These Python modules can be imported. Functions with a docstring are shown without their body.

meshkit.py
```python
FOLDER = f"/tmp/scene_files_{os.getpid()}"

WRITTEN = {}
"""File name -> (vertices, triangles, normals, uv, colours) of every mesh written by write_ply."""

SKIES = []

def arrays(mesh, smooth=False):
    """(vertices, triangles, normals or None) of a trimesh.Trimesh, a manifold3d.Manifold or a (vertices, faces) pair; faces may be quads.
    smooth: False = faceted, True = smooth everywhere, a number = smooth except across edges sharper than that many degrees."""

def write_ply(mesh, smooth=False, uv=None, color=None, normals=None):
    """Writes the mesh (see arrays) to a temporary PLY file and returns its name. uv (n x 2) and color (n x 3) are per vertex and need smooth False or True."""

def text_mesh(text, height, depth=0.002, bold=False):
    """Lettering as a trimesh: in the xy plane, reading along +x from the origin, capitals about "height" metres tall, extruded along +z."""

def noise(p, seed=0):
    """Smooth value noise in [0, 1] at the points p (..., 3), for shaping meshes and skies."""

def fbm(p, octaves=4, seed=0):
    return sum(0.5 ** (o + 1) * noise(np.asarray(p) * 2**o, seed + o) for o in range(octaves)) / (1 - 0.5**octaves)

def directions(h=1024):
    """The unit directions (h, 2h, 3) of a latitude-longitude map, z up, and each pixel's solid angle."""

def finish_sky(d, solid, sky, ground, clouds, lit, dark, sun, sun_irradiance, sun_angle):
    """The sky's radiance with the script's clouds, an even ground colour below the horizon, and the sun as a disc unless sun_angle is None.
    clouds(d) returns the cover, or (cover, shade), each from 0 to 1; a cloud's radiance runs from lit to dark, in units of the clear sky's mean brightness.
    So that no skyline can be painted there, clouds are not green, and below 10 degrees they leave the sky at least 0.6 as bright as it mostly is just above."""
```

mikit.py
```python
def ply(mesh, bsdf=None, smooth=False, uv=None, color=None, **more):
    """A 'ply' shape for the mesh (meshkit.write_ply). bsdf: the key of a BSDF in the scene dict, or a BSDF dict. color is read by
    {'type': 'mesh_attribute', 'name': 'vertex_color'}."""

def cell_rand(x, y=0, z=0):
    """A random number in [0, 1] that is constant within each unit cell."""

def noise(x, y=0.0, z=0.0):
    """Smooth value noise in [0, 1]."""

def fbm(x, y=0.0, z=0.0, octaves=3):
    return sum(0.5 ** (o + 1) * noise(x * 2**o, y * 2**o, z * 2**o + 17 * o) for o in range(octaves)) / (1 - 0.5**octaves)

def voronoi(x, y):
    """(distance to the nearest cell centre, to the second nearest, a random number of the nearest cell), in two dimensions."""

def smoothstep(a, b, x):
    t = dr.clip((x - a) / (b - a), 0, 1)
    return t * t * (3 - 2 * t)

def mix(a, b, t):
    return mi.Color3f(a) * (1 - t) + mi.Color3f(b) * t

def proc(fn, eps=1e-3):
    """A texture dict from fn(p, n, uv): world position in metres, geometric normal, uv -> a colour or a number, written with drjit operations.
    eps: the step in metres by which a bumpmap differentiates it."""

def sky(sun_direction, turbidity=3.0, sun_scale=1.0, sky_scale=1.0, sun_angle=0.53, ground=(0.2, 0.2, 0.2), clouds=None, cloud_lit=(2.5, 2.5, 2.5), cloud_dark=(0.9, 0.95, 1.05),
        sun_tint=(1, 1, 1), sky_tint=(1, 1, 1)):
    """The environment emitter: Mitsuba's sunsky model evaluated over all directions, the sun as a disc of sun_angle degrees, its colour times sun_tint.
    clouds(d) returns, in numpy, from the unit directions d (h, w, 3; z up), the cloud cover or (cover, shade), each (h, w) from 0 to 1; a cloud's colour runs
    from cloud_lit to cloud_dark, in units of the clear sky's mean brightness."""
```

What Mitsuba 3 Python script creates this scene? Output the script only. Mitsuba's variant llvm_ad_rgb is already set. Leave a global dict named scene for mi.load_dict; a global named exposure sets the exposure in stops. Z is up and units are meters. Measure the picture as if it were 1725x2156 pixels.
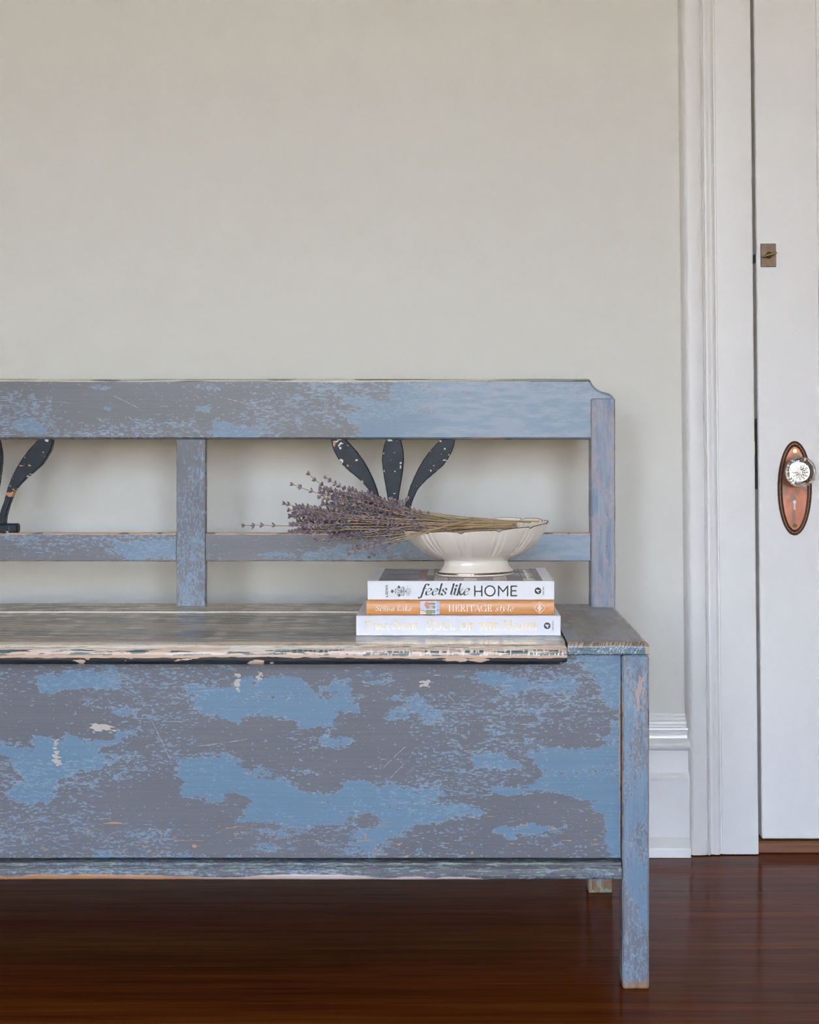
import math, random
import numpy as np, trimesh, drjit as dr, mitsuba as mi, mikit, meshkit
import manifold3d as m3
from shapely import affinity
from shapely.geometry import Polygon, LineString, Point, box as sbox
from shapely.ops import unary_union
from mikit import noise, fbm, smoothstep, mix, cell_rand, proc

T = mi.ScalarTransform4f
rng = np.random.default_rng(7)
random.seed(7)

# ------------------------------------------------------------------ camera, sky, exposure
EYE = 0.7457                      # eye height
FOCAL = 3425.0                    # focal length in pixels of the 1725 x 2156 frame
CX, CY = 960.0, 922.0             # principal point (the photograph is a shifted crop)
scene, labels = {}, {}
scene['camera'] = {'type': 'perspective', 'fov_axis': 'x', 'fov': 2 * math.degrees(math.atan(862.5 / FOCAL)),
                   'principal_point_offset_x': -(CX - 862.5) / 1725, 'principal_point_offset_y': (1078 - CY) / 2156,
                   'near_clip': 0.05, 'far_clip': 100.0, 'to_world': T().look_at(origin=[0, 0, EYE], target=[0, 1, EYE], up=[0, 0, 1])}
scene['sky'] = mikit.sky((0.2, -0.35, 0.9), turbidity=3.5, sun_scale=0.0, sky_scale=5.6, ground=(0.75, 0.45, 0.18), sky_tint=(1.0, 1.0, 1.02))
exposure = 4.0


def at(px, py, d):
    """(x, z) in metres of a point measured in the photograph that stands d metres from the camera."""
    return (px - CX) * d / FOCAL, EYE - (py - CY) * d / FOCAL


# ------------------------------------------------------------------ helpers
def key_of(name):
    if name not in scene and name not in labels:
        return name
    n = 1
    while f'{name}_{n:03d}' in scene or f'{name}_{n:03d}' in labels:
        n += 1
    return f'{name}_{n:03d}'


def thing(name, label, cat, group=None):
    k = key_of(name)
    labels[k] = {'label': label, 'category': cat}
    if group:
        labels[k]['group'] = group
    return k


def obj(name, shape, parent=None, label=None, cat=None, group=None, kind=None):
    k = key_of(parent + '__' + name if parent else name)
    scene[k] = shape
    e = {a: b for a, b in (('label', label), ('category', cat), ('group', group), ('kind', kind)) if b}
    if e:
        labels[k] = e
    return k


def P(mesh, mat, smooth=30, **kw):
    return mikit.ply(mesh, mat, smooth=smooth, **kw)


def cat_(ms):
    return trimesh.util.concatenate(ms)


def box(x0, x1, y0, y1, z0, z1, c=0.0):
    """A box with chamfered edges."""
    if c <= 0:
        m = trimesh.creation.box([x1 - x0, y1 - y0, z1 - z0])
        m.apply_translation([(x0 + x1) / 2, (y0 + y1) / 2, (z0 + z1) / 2])
        return m
    pts = []
    for x, sx in ((x0, 1), (x1, -1)):
        for y, sy in ((y0, 1), (y1, -1)):
            for z, sz in ((z0, 1), (z1, -1)):
                pts += [(x + sx * c, y + sy * c, z), (x + sx * c, y, z + sz * c), (x, y + sy * c, z + sz * c)]
    return trimesh.Trimesh(np.array(pts)).convex_hull


def prism_y(poly, y0, y1):
    """A polygon in (x, z) extruded from y0 to y1."""
    m = trimesh.creation.extrude_polygon(poly, y1 - y0, engine='earcut')
    v = m.vertices.copy()
    m.vertices = np.stack([v[:, 0], y1 - v[:, 2], v[:, 1]], 1)
    return m


def prism_x(poly, x0, x1):
    """A polygon in (y, z) extruded from x0 to x1."""
    m = trimesh.creation.extrude_polygon(poly, x1 - x0, engine='earcut')
    v = m.vertices.copy()
    m.vertices = np.stack([x0 + v[:, 2], v[:, 0], v[:, 1]], 1)
    return m


def prism_z(poly, z0, z1):
    m = trimesh.creation.extrude_polygon(poly, z1 - z0, engine='earcut')
    m.apply_translation([0, 0, z0])
    return m


def worn(mesh, amp=0.0006, freq=30, step=0.02, seed=0, stretch=(1, 1, 1)):
    """Old hand-planed wood: the mesh is subdivided and its surface pushed about a little."""
    v, f = trimesh.remesh.subdivide_to_size(mesh.vertices, mesh.faces, step, max_iter=12)
    m = trimesh.Trimesh(v, f, process=True)
    q = m.vertices * freq / np.array(stretch)
    d = np.stack([meshkit.fbm(q + 11.3 * k, 3, seed + 5 * k) for k in range(3)], -1) - 0.5
    m.vertices = m.vertices + d * 2 * amp
    return m


def tube(pts, radii, sides=6):
    p = np.asarray(pts, float)
    r = np.broadcast_to(radii, (len(p),))
    t = np.gradient(p, axis=0)
    t /= np.linalg.norm(t, axis=1, keepdims=True) + 1e-12
    a = np.cross(t, np.where(np.abs(t[:, 2:]) < 0.9, [0, 0, 1.0], [1.0, 0, 0]))
    a /= np.linalg.norm(a, axis=1, keepdims=True) + 1e-12
    b, g = np.cross(t, a), np.arange(sides) * 2 * np.pi / sides
    v = (p[:, None] + r[:, None, None] * (np.cos(g)[None, :, None] * a[:, None] + np.sin(g)[None, :, None] * b[:, None])).reshape(-1, 3)
    n = len(p)
    fs = []
    for i in range(n - 1):
        for j in range(sides):
            k = (j + 1) % sides
            fs += [[i * sides + j, i * sides + k, (i + 1) * sides + k], [i * sides + j, (i + 1) * sides + k, (i + 1) * sides + j]]
    v = np.vstack([v, p[0], p[-1]])
    for j in range(sides):
        k = (j + 1) % sides
        fs += [[n * sides, k, j], [n * sides + 1, (n - 1) * sides + j, (n - 1) * sides + k]]
    return trimesh.Trimesh(v, np.array(fs), process=False)


def lathe(profile, sides=48):
    """(r, h) pairs turned about the z axis."""
    return trimesh.creation.revolve(np.asarray(profile, float), sections=sides)


def place(mesh, rot=None, loc=(0, 0, 0)):
    m = mesh.copy()
    if rot is not None:
        m.apply_transform(rot)
    m.apply_translation(loc)
    return m


FACE = trimesh.transformations.rotation_matrix(math.pi / 2, [1, 0, 0])      # turns a thing drawn in x, y (z towards the viewer) upright, facing the camera


def ring_strip(rings):
    """A closed surface strip from a list of rings of equal length (each n x 3)."""
    n = len(rings[0])
    v = np.vstack(rings)
    fs = []
    for i in range(len(rings) - 1):
        for j in range(n):
            k = (j + 1) % n
            fs += [[i * n + j, i * n + k, (i + 1) * n + k], [i * n + j, (i + 1) * n + k, (i + 1) * n + j]]
    return v, fs


def rgb(r, g, b):
    f = lambda c: (c / 255 / 12.92) if c <= 10 else ((c / 255 + 0.055) / 1.055) ** 2.4
    return (f(r), f(g), f(b))


def principled(color, rough=0.5, metallic=0.0, spec=0.5, **kw):
    c = color if isinstance(color, dict) else {'type': 'rgb', 'value': list(color)}
    return {'type': 'twosided', 'b': {'type': 'principled', 'base_color': c, 'roughness': rough, 'metallic': metallic, 'specular': spec, **kw}}


def bumped(b, fn, scale, eps=5e-4):
    return {'type': 'twosided', 'b': {'type': 'bumpmap', 'tex': proc(fn, eps), 'scale': scale, 'inner': b['b']}}


# ------------------------------------------------------------------ materials
WALL_C = (0.58, 0.57, 0.515)
scene['wall_paint'] = principled(WALL_C, 0.55, spec=0.35)
scene['ceiling_paint'] = principled((0.86, 0.84, 0.80), 0.7, spec=0.2)
TRIM = principled((0.665, 0.66, 0.64), 0.30, spec=0.22)
scene['trim_paint_upright'] = bumped(TRIM, lambda p, n, uv: 0.00002 * fbm(p.x * 420, p.y * 420, p.z * 9, 2), 1.0)
scene['trim_paint_level'] = bumped(principled((0.665, 0.66, 0.64), 0.2, spec=0.45), lambda p, n, uv: 0.00002 * fbm(p.x * 9, p.y * 300, p.z * 420, 2), 1.0)
scene['screw_brass'] = principled((0.55, 0.43, 0.20), 0.35, 0.9)
scene['dark_gap'] = principled((0.16, 0.15, 0.11), 0.6)
scene['black_metal'] = principled((0.02, 0.02, 0.022), 0.4, 0.3)

BOARD, BOARD0 = 0.0755, 2.146


def floor_color(p, n, uv):
    b = dr.floor((p.y - BOARD0) / BOARD)
    r = cell_rand(b, 3, 1)
    g = fbm(p.x * 3.2 + 31 * r, p.y * 55, 2.0, 4)
    fine = noise(p.x * 11 + 7 * r, p.y * 230, 5.0)
    k = dr.clip(0.25 + 0.75 * g + 0.35 * (fine - 0.5), 0, 1)
    c = mix((0.040, 0.0088, 0.0020), (0.160, 0.045, 0.0092), k)
    c = c * (0.86 + 0.28 * r)
    c = mix(c, mi.Color3f(c) * mi.Color3f(1.12, 0.90, 0.82), cell_rand(b, 8, 2))
    return mix(c, (0.015, 0.006, 0.003), 0.4 * smoothstep(0.82, 0.92, noise(p.x * 5 + 3 * r, p.y * 260, 9.0)))


scene['floor_wood'] = {'type': 'twosided', 'b': {'type': 'bumpmap', 'scale': 1.0,
    'tex': proc(lambda p, n, uv: 0.00010 * fbm(p.x * 5, p.y * 170, 1.0, 3), 4e-4),
    'inner': {'type': 'principled', 'base_color': proc(floor_color), 'roughness': 0.13, 'specular': 0.022}}}
scene['threshold_wood'] = principled(proc(lambda p, n, uv: mix((0.085, 0.028, 0.009), (0.25, 0.095, 0.03), fbm(p.x * 8, p.y * 90, p.z * 160, 4))), 0.35)

# ---- old layered paint of the bench: grey over blue over pale green over bare peach-coloured wood
GREY, BLUE = (0.134, 0.136, 0.150), (0.127, 0.205, 0.284)
PALE, GREEN, PEACH, CREAM, DARK = (0.33, 0.375, 0.42), (0.27, 0.38, 0.30), (0.45, 0.29, 0.20), (0.66, 0.62, 0.52), (0.009, 0.011, 0.015)


def dashes(u, v, ang, seed):
    """Short straight scratches at an angle to the grain."""
    c_, s_ = math.cos(ang), math.sin(ang)
    a, b = u * c_ + v * s_, v * c_ - u * s_
    return noise(a * 62, b * 560, seed)


def layers(u, v, bias, seed, chip=1.0):
    """Colour of worn paint. u runs along the grain, v across it (metres); bias > 0 bares more of the blue coat."""
    coarse = fbm(u * 9.5, v * 24, seed + 1.5, 4)
    ragged = fbm(u * 190, v * 400, seed + 4.5, 4)
    isle = fbm(u * 58, v * 300, seed + 6.5, 3)
    h = 0.5 + 0.62 * (coarse - 0.5) + 0.38 * (ragged - 0.5) + 0.22 * (isle - 0.5) + bias - 0.07 * smoothstep(0.45, 0.6, fbm(u * 6 + 3, v * 11, seed + 18.5, 2))
    streak = noise(u * 14, v * 640, seed + 2.5)
    grey = mi.Color3f(GREY) * (0.90 + 0.20 * streak) * (0.88 + 0.24 * fbm(u * 3, v * 9, seed + 8.5, 2))
    blue = mi.Color3f(BLUE) * (0.92 + 0.16 * streak)
    c = mix(grey, blue, smoothstep(0.550, 0.556, h))
    cl = smoothstep(0.40, 0.60, fbm(u * 5, v * 12, seed + 20.5, 2))
    ch = fbm(u * 170 + 3, v * 450, seed + 12.5, 3) + 0.13 * (cl - 0.55) * chip
    c = mix(c, mix(blue, PALE, 0.2), smoothstep(0.64, 0.65, ch))
    rim = smoothstep(0.536, 0.543, h) * (1 - smoothstep(0.551, 0.558, h)) * smoothstep(0.30, 0.40, noise(u * 90, v * 90, seed + 15.5))
    rim2 = smoothstep(0.630, 0.636, ch) * (1 - smoothstep(0.646, 0.652, ch))
    c = mix(c, PALE, dr.clip(0.85 * rim + 0.7 * rim2, 0, 1))
    st = noise(u * 42, v * 1000, seed + 31.5) + 0.18 * (cl - 0.45)
    c = mix(c, PALE, 0.6 * smoothstep(0.82, 0.87, st))
    sp = noise(u * 75, v * 520, seed + 41.5) + 0.24 * (fbm(u * 4 + 9, v * 9, seed + 44.5, 2) - 0.5)
    c = mix(c, GREEN, smoothstep(0.922, 0.932, sp))
    k = dr.maximum(dashes(u, v, 0.55, seed + 51.5), dashes(u, v, -0.75, seed + 53.5)) + 0.10 * (cl - 0.7) * chip
    c = mix(c, PALE, 0.75 * smoothstep(0.925, 0.945, k))
    return mix(c, (0.045, 0.045, 0.05), 0.8 * smoothstep(0.975, 0.985, noise(u * 60, v * 420, seed + 61.5)))


def scratched(c, x, z, rows, d, tone, width=0.00055):
    """Single long scratches, given as polylines measured on the photograph at the depth d."""
    near = mi.Float(9)
    x, z = x + 0.0012 * (noise(x * 60, z * 60, 5.0) - 0.5), z + 0.0012 * (noise(x * 60, z * 60, 6.0) - 0.5)
    for line in rows:
        for (a, b) in zip(line[:-1], line[1:]):
            (ax, az_), (bx, bz) = at(*a, d), at(*b, d)
            L2 = (bx - ax) ** 2 + (bz - az_) ** 2
            t = dr.clip(((x - ax) * (bx - ax) + (z - az_) * (bz - az_)) / L2, 0, 1)
            near = dr.minimum(near, dr.sqrt(dr.square(x - ax - t * (bx - ax)) + dr.square(z - az_ - t * (bz - az_))))
    k = near / width + 2.2 * (fbm(x * 210, z * 210, 3.0, 2) - 0.42)
    return mix(c, tone, 0.6 * (1 - smoothstep(0.6, 1.0, k)))


def chips(c, d, u, v, seed, wide=0.004, tone=PEACH):
    """Wear with a ragged outline along an edge; d is the distance to the edge."""
    k = d / wide + 1.5 * (fbm(u * 60, v * 60, seed, 3) - 0.62) + 1.2 * (noise(u * 9, v * 9, seed + 3) - 0.4)
    c = mix(c, PALE, 1 - smoothstep(0.75, 0.95, k))
    return mix(c, mix(tone, DARK, 0.55 * smoothstep(0.6, 0.75, noise(u * 70, v * 160, seed + 7))), 1 - smoothstep(0.55, 0.7, k))


def poly_depth(x, z, polys):
    """Signed distance in metres to the outlines of bared patches, positive inside."""
    near, inside = mi.Float(9), mi.Bool(False)
    for pts in polys:
        odd = mi.Bool(False)
        for (ax, az_), (bx, bz) in zip(pts, pts[1:] + pts[:1]):
            ex, ez = bx - ax, bz - az_
            t = dr.clip(((x - ax) * ex + (z - az_) * ez) / max(ex * ex + ez * ez, 1e-12), 0, 1)
            near = dr.minimum(near, dr.square(x - ax - t * ex) + dr.square(z - az_ - t * ez))
            if abs(ez) > 1e-9:
                odd = odd ^ (((az_ > z) != (bz > z)) & (x < ax + ex * (z - az_) / ez))
        inside = inside | odd
    d = dr.sqrt(near)
    return dr.select(inside, d, -d)


def polys_px(rows, d, k=1.0, ox=0.0, oy=0.0):
    """Patch outlines measured on an enlargement k of the photograph whose corner lies at (ox, oy)."""
    return [[at(px / k + ox, py / k + oy, d) for px, py in row] for row in rows]


def blob_bias(x, z, blobs):
    total = mi.Float(0)
    for cx, cz, rx, rz, a in blobs:
        q = dr.square((x - cx) / rx) + dr.square((z - cz) / rz)
        total = total + a * dr.exp(-q)
    return total


def blobs_px(rows, d):
    s = d / FOCAL
    return [(*at(px, py, d), rx * s, ry * s, a) for px, py, rx, ry, a in rows]


PANEL_PATCHES = polys_px([
    [(165, 470), (195, 415), (290, 410), (330, 430), (400, 400), (560, 390), (640, 410), (780, 425), (700, 440), (715, 460), (640, 455), (745, 480), (745, 500), (560, 520), (490, 500), (330, 525), (205, 540), (185, 500)],
    [(280, 595), (330, 570), (440, 570), (540, 585), (600, 570), (700, 580), (770, 590), (790, 620), (760, 650), (700, 645), (640, 675), (600, 650), (540, 605), (440, 600)],
    [(0, 790), (90, 800), (170, 820), (165, 790), (185, 745), (250, 745), (300, 770), (330, 725), (400, 740), (440, 770), (570, 760), (600, 735), (690, 700), (760, 700), (760, 760), (620, 790), (560, 830), (690, 850), (690, 880), (540, 910),
     (430, 905), (350, 950), (290, 965), (280, 1000), (290, 1030), (240, 1100), (80, 1090), (0, 1075), (110, 1000), (90, 900), (50, 880), (0, 810)],
    [(945, 935), (960, 880), (1140, 890), (1180, 860), (1190, 930), (1250, 970), (1260, 1010), (1200, 1050), (1180, 1090), (1120, 1100), (980, 1050)],
    [(950, 540), (1010, 540), (1030, 630), (1200, 660), (1260, 690), (1300, 640), (1560, 640), (1600, 700), (1725, 690), (1725, 530), (1650, 520), (1640, 480), (1580, 440), (1460, 430), (1380, 470), (1280, 445), (1200, 500), (1070, 490), (1030, 455), (960, 470)]], 2.212, 2.5, 0, 1250) + polys_px([
    [(395, 1065), (370, 1090), (360, 1020), (440, 1000), (510, 1010), (500, 1070), (545, 1090), (540, 1170), (440, 1150), (400, 1180), (430, 1225), (270, 1220), (310, 1170), (330, 1100)],
    [(630, 1110), (680, 1070), (800, 1065), (850, 1090), (850, 1140), (920, 1160), (915, 1185), (850, 1195), (780, 1165), (700, 1190), (590, 1190), (620, 1160), (720, 1120)],
    [(345, 1260), (400, 1250), (430, 1280), (520, 1285), (480, 1300), (360, 1320)],
    [(865, 980), (960, 985), (1040, 975), (1110, 970), (1150, 1000), (1250, 1010), (1350, 1035), (1450, 1010), (1500, 1040), (1440, 1065), (1360, 1045), (1250, 1065), (1180, 1060), (1080, 1025), (1000, 1015)],
    [(1060, 1385), (1100, 1355), (1180, 1355), (1240, 1380), (1260, 1420), (1310, 1440), (1240, 1440), (1190, 1410), (1100, 1405)],
    [(1290, 1335), (1400, 1320), (1560, 1325), (1620, 1300), (1580, 1250), (1640, 1240), (1650, 1150), (1610, 1080), (1560, 980), (1480, 950), (1500, 900), (1720, 900), (1720, 1800), (1640, 1790), (1660, 1600), (1560, 1560), (1480, 1530), (1320, 1500), (1130, 1530), (1080, 1500), (1280, 1480), (1340, 1440), (1330, 1390)],
    [(470, 1460), (560, 1455), (700, 1465), (900, 1485), (940, 1520), (900, 1545), (760, 1560), (560, 1600), (420, 1590), (360, 1560), (460, 1510)],
    [(0, 1480), (120, 1470), (300, 1500), (420, 1560), (560, 1590), (500, 1640), (350, 1650), (150, 1620), (0, 1640), (60, 1560)], [(560, 1580), (760, 1550), (1000, 1560), (1080, 1600), (900, 1640), (700, 1660)],
    [(1140, 1680), (1180, 1655), (1300, 1660), (1450, 1665), (1440, 1680), (1300, 1685), (1200, 1700)]], 2.212, 2.1037, 500, 950)


def panel_paint(p, n, uv):
    d = poly_depth(p.x + 0.026 * (fbm(p.x * 34, p.z * 90, 70.0, 5) - 0.5), p.z + 0.013 * (fbm(p.x * 40, p.z * 80, 72.0, 5) - 0.5), PANEL_PATCHES)
    c = layers(p.x, p.z, dr.clip(0.045 + 19 * d, -0.10, 0.16) + 0.06 * smoothstep(0.33, 0.25, p.z + 0.1 * (noise(p.x * 9, p.z * 14, 74.0) - 0.5)) + 0.05 * smoothstep(0.5, 0.62, fbm(p.x * 7 + 2, p.z * 16, 79.0, 2)) * smoothstep(0.34, 0.28, p.z), 1.0, 1.0)
    bare = blobs_px([(215, 1532, 34, 11, 1.1), (118, 1572, 7, 26, 1), (893, 1440, 14, 11, 1.1), (122, 1600, 14, 11, 1), (500, 1440, 8, 30, 0.8), (545, 1425, 9, 14, 0.8)], 2.212)
    k = blob_bias(p.x, p.z, bare)
    k = k + 2.4 * (fbm(p.x * 130 + 90 * p.z, p.z * 420, 3.0, 4) - 0.5) * smoothstep(0.1, 0.4, k)
    c = mix(c, (0.44, 0.39, 0.35), smoothstep(0.66, 0.72, k))
    orange = noise(p.x * 90, p.z * 520, 77.0) + 0.10 * smoothstep(0.28, 0.2, p.z) - 0.07
    c = mix(c, (0.40, 0.23, 0.13), smoothstep(0.945, 0.955, orange))
    c = scratched(c, p.x, p.z, [[(316, 1510), (361, 1603)], [(1013, 1508), (1057, 1531)], [(853, 1573), (804, 1619)], [(867, 1591), (823, 1638)], [(944, 1464), (960, 1480)], [(1050, 1486), (1112, 1484)], [(415, 1572), (520, 1556)]], 2.212, (0.36, 0.38, 0.41))
    return chips(c, dr.abs(p.x - 0.2245), p.x, p.z, 5.0, 0.0020, (0.34, 0.20, 0.12))


RAIL_PATCHES = polys_px([
    [(60, 300), (85, 255), (180, 250), (215, 290), (230, 320), (160, 320)], [(145, 165), (230, 160), (235, 200), (260, 215), (200, 225), (150, 205)], [(450, 90), (500, 70), (570, 75), (570, 110), (480, 105)],
    [(520, 180), (590, 180), (585, 225), (540, 225)], [(975, 75), (1070, 75), (1150, 95), (1110, 105), (1000, 95)], [(985, 170), (1090, 165), (1095, 220), (1000, 210)],
    [(900, 290), (1000, 275), (1080, 290), (1120, 255), (1190, 250), (1210, 280), (1330, 320), (1310, 345), (1210, 360), (1120, 355), (1040, 320), (960, 320)], [(1280, 100), (1360, 100), (1340, 130), (1290, 125)],
    [(0, 850), (250, 850), (190, 900), (130, 910), (0, 900)], [(500, 960), (600, 930), (600, 895), (660, 905), (780, 880), (910, 870), (910, 985), (520, 985)], [(1250, 930), (1350, 950), (1420, 930), (1500, 960), (1700, 950), (1700, 980), (1400, 975)]], 2.668, 2.464, 0, 780) + polys_px([
    [(75, 215), (120, 190), (110, 150), (220, 140), (320, 155), (330, 190), (430, 215), (440, 60), (1900, 60), (1900, 460), (180, 440), (160, 410), (250, 395), (240, 360), (150, 310), (150, 280), (225, 270), (240, 235)]], 2.668, 2.974, 680, 780) + polys_px([
    [(430, 540), (600, 500), (760, 490), (900, 470), (1605, 470), (1605, 597), (600, 597), (500, 580)]], 2.668, 2.1037, 480, 900)


def rail_paint(p, n, uv):
    upper = p.z > 0.66
    d = poly_depth(p.x + 0.026 * (fbm(p.x * 34, p.z * 90, 70.0, 5) - 0.5), p.z + 0.013 * (fbm(p.x * 40, p.z * 80, 72.0, 5) - 0.5), RAIL_PATCHES)
    c = layers(p.x, p.z, dr.clip(0.04 + 19 * d, -0.085, 0.16), 11.0, 1.3)
    soft = smoothstep(-0.11, 0.0, p.x + 0.05 * (fbm(p.x * 14, p.z * 40, 75.0, 3) - 0.5))
    c = mix(c, mix((0.185, 0.26, 0.345), (0.27, 0.315, 0.38), smoothstep(0.3, 0.7, fbm(p.x * 40, p.z * 160, 76.0, 4))), 0.75 * soft)
    d_ = 2.668
    c = scratched(c, p.x, p.z, [[(438, 829), (544, 857), (637, 906)], [(81, 845), (158, 849)], [(239, 833), (292, 859)], [(520, 850), (560, 842)], [(270, 878), (286, 890)]], d_, (0.36, 0.39, 0.42))
    c = scratched(c, p.x, p.z, [[(888, 832), (895, 825), (927, 819)], [(935, 823), (948, 821)], [(962, 830), (1012, 838), (1033, 837)]], d_, (0.30, 0.24, 0.22), 0.0009)
    pk = blob_bias(p.x, p.z, blobs_px([(1025, 924, 52, 5, 1)], d_)) + 0.8 * (fbm(p.x * 50, p.z * 300, 5.0, 3) - 0.5)
    c = mix(c, (0.50, 0.34, 0.31), 0.8 * smoothstep(0.5, 0.62, pk))
    top, low = dr.select(upper, 0.8395, 0.5885), dr.select(upper, 0.7430, 0.5435)
    c = chips(c, dr.maximum(top - p.z, 0), p.x, p.z, 15.0, 0.0014)
    c = chips(c, dr.maximum(p.z - low, 0), p.x, p.z, 19.0, 0.0012, (0.30, 0.20, 0.15))
    cap = upper & (p.z > 0.8372 + 0.0012 * noise(p.x * 30, 2.0))
    weathered = mix((0.58, 0.55, 0.45), (0.30, 0.34, 0.31), smoothstep(0.4, 0.6, fbm(p.x * 9, p.z * 500, 4.0, 3)))
    weathered = mix(weathered, DARK, 0.8 * smoothstep(0.68, 0.74, noise(p.x * 14, p.z * 900, 8.0)))
    return dr.select(cap, weathered, c)


def post_paint(p, n, uv):
    end = p.x > 0.1
    front = p.y < 2.4
    bias = dr.select(end, dr.select(front, 0.045, 0.10), -0.05 + 0.09 * smoothstep(0.60, 0.5, p.z))
    c = layers(p.z, p.x, bias, 23.0, 1.2)
    c = mix(c, mix((0.165, 0.215, 0.30), (0.30, 0.315, 0.36), smoothstep(0.3, 0.7, fbm(p.z * 14, p.x * 160, 24.0, 4))), dr.select(end & ~front, 0.75, dr.select(end, 0.25, 0.1)))
    # bare, pinkish weathering on the right back post
    pk = fbm(p.z * 46, p.x * 110, 61.0, 4) + dr.select(end & ~front & (p.z > 0.3), 0.03, -0.2)
    c = mix(c, mix((0.24, 0.225, 0.265), (0.33, 0.30, 0.32), noise(p.z * 160, p.x * 260, 3.0)), 0.75 * smoothstep(0.52, 0.62, pk))
    patch = blob_bias(p.x, p.z, [(0.2490, 0.402, 0.008, 0.026, 1.0)])
    patch = patch + 2.2 * (fbm(p.x * 260, p.z * 90, 9.0, 4) - 0.5) * smoothstep(0.1, 0.4, patch)
    c = mix(c, (0.35, 0.28, 0.26), dr.select(front, smoothstep(0.62, 0.70, patch), 0))
    foot = dr.select(front, smoothstep(0.016, 0.004, p.z + 0.012 * (fbm(p.x * 70, p.z * 30, 2.0, 3) - 0.5)), smoothstep(0.03, 0.018, p.z + 0.02 * (fbm(p.x * 120, p.z * 20, 2.0, 3) - 0.5)))
    c = mix(c, mix((0.33, 0.20, 0.11), (0.16, 0.08, 0.04), noise(p.x * 200, p.z * 30, 4.0)), foot)
    back = end & ~front & (p.z < 0.16)
    c = dr.select(back, mix(mi.Color3f(c), mi.Color3f(GREEN), 0.7 * smoothstep(0.48, 0.56, fbm(p.x * 120, p.z * 60, 33.0, 3))), c)
    holes = noise(p.x * 480, p.z * 380, 71.0)
    c = mix(c, (0.05, 0.04, 0.035), smoothstep(0.972, 0.98, holes))
    face = dr.abs(n.y) > 0.5
    c0 = mi.Color3f(c)
    x0, x1 = dr.select(end, dr.select(front, 0.2254, 0.2216), -0.4584), dr.select(end, dr.select(front, 0.2615, 0.2612), -0.4113)
    c = chips(c, dr.maximum(p.x - x0, 0), p.z, p.x, 25.0, 0.0012, (0.30, 0.21, 0.16))
    return dr.select(face, chips(c, dr.maximum(x1 - p.x, 0), p.z, p.x, 29.0, 0.0012, (0.27, 0.19, 0.15)), c0)


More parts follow.
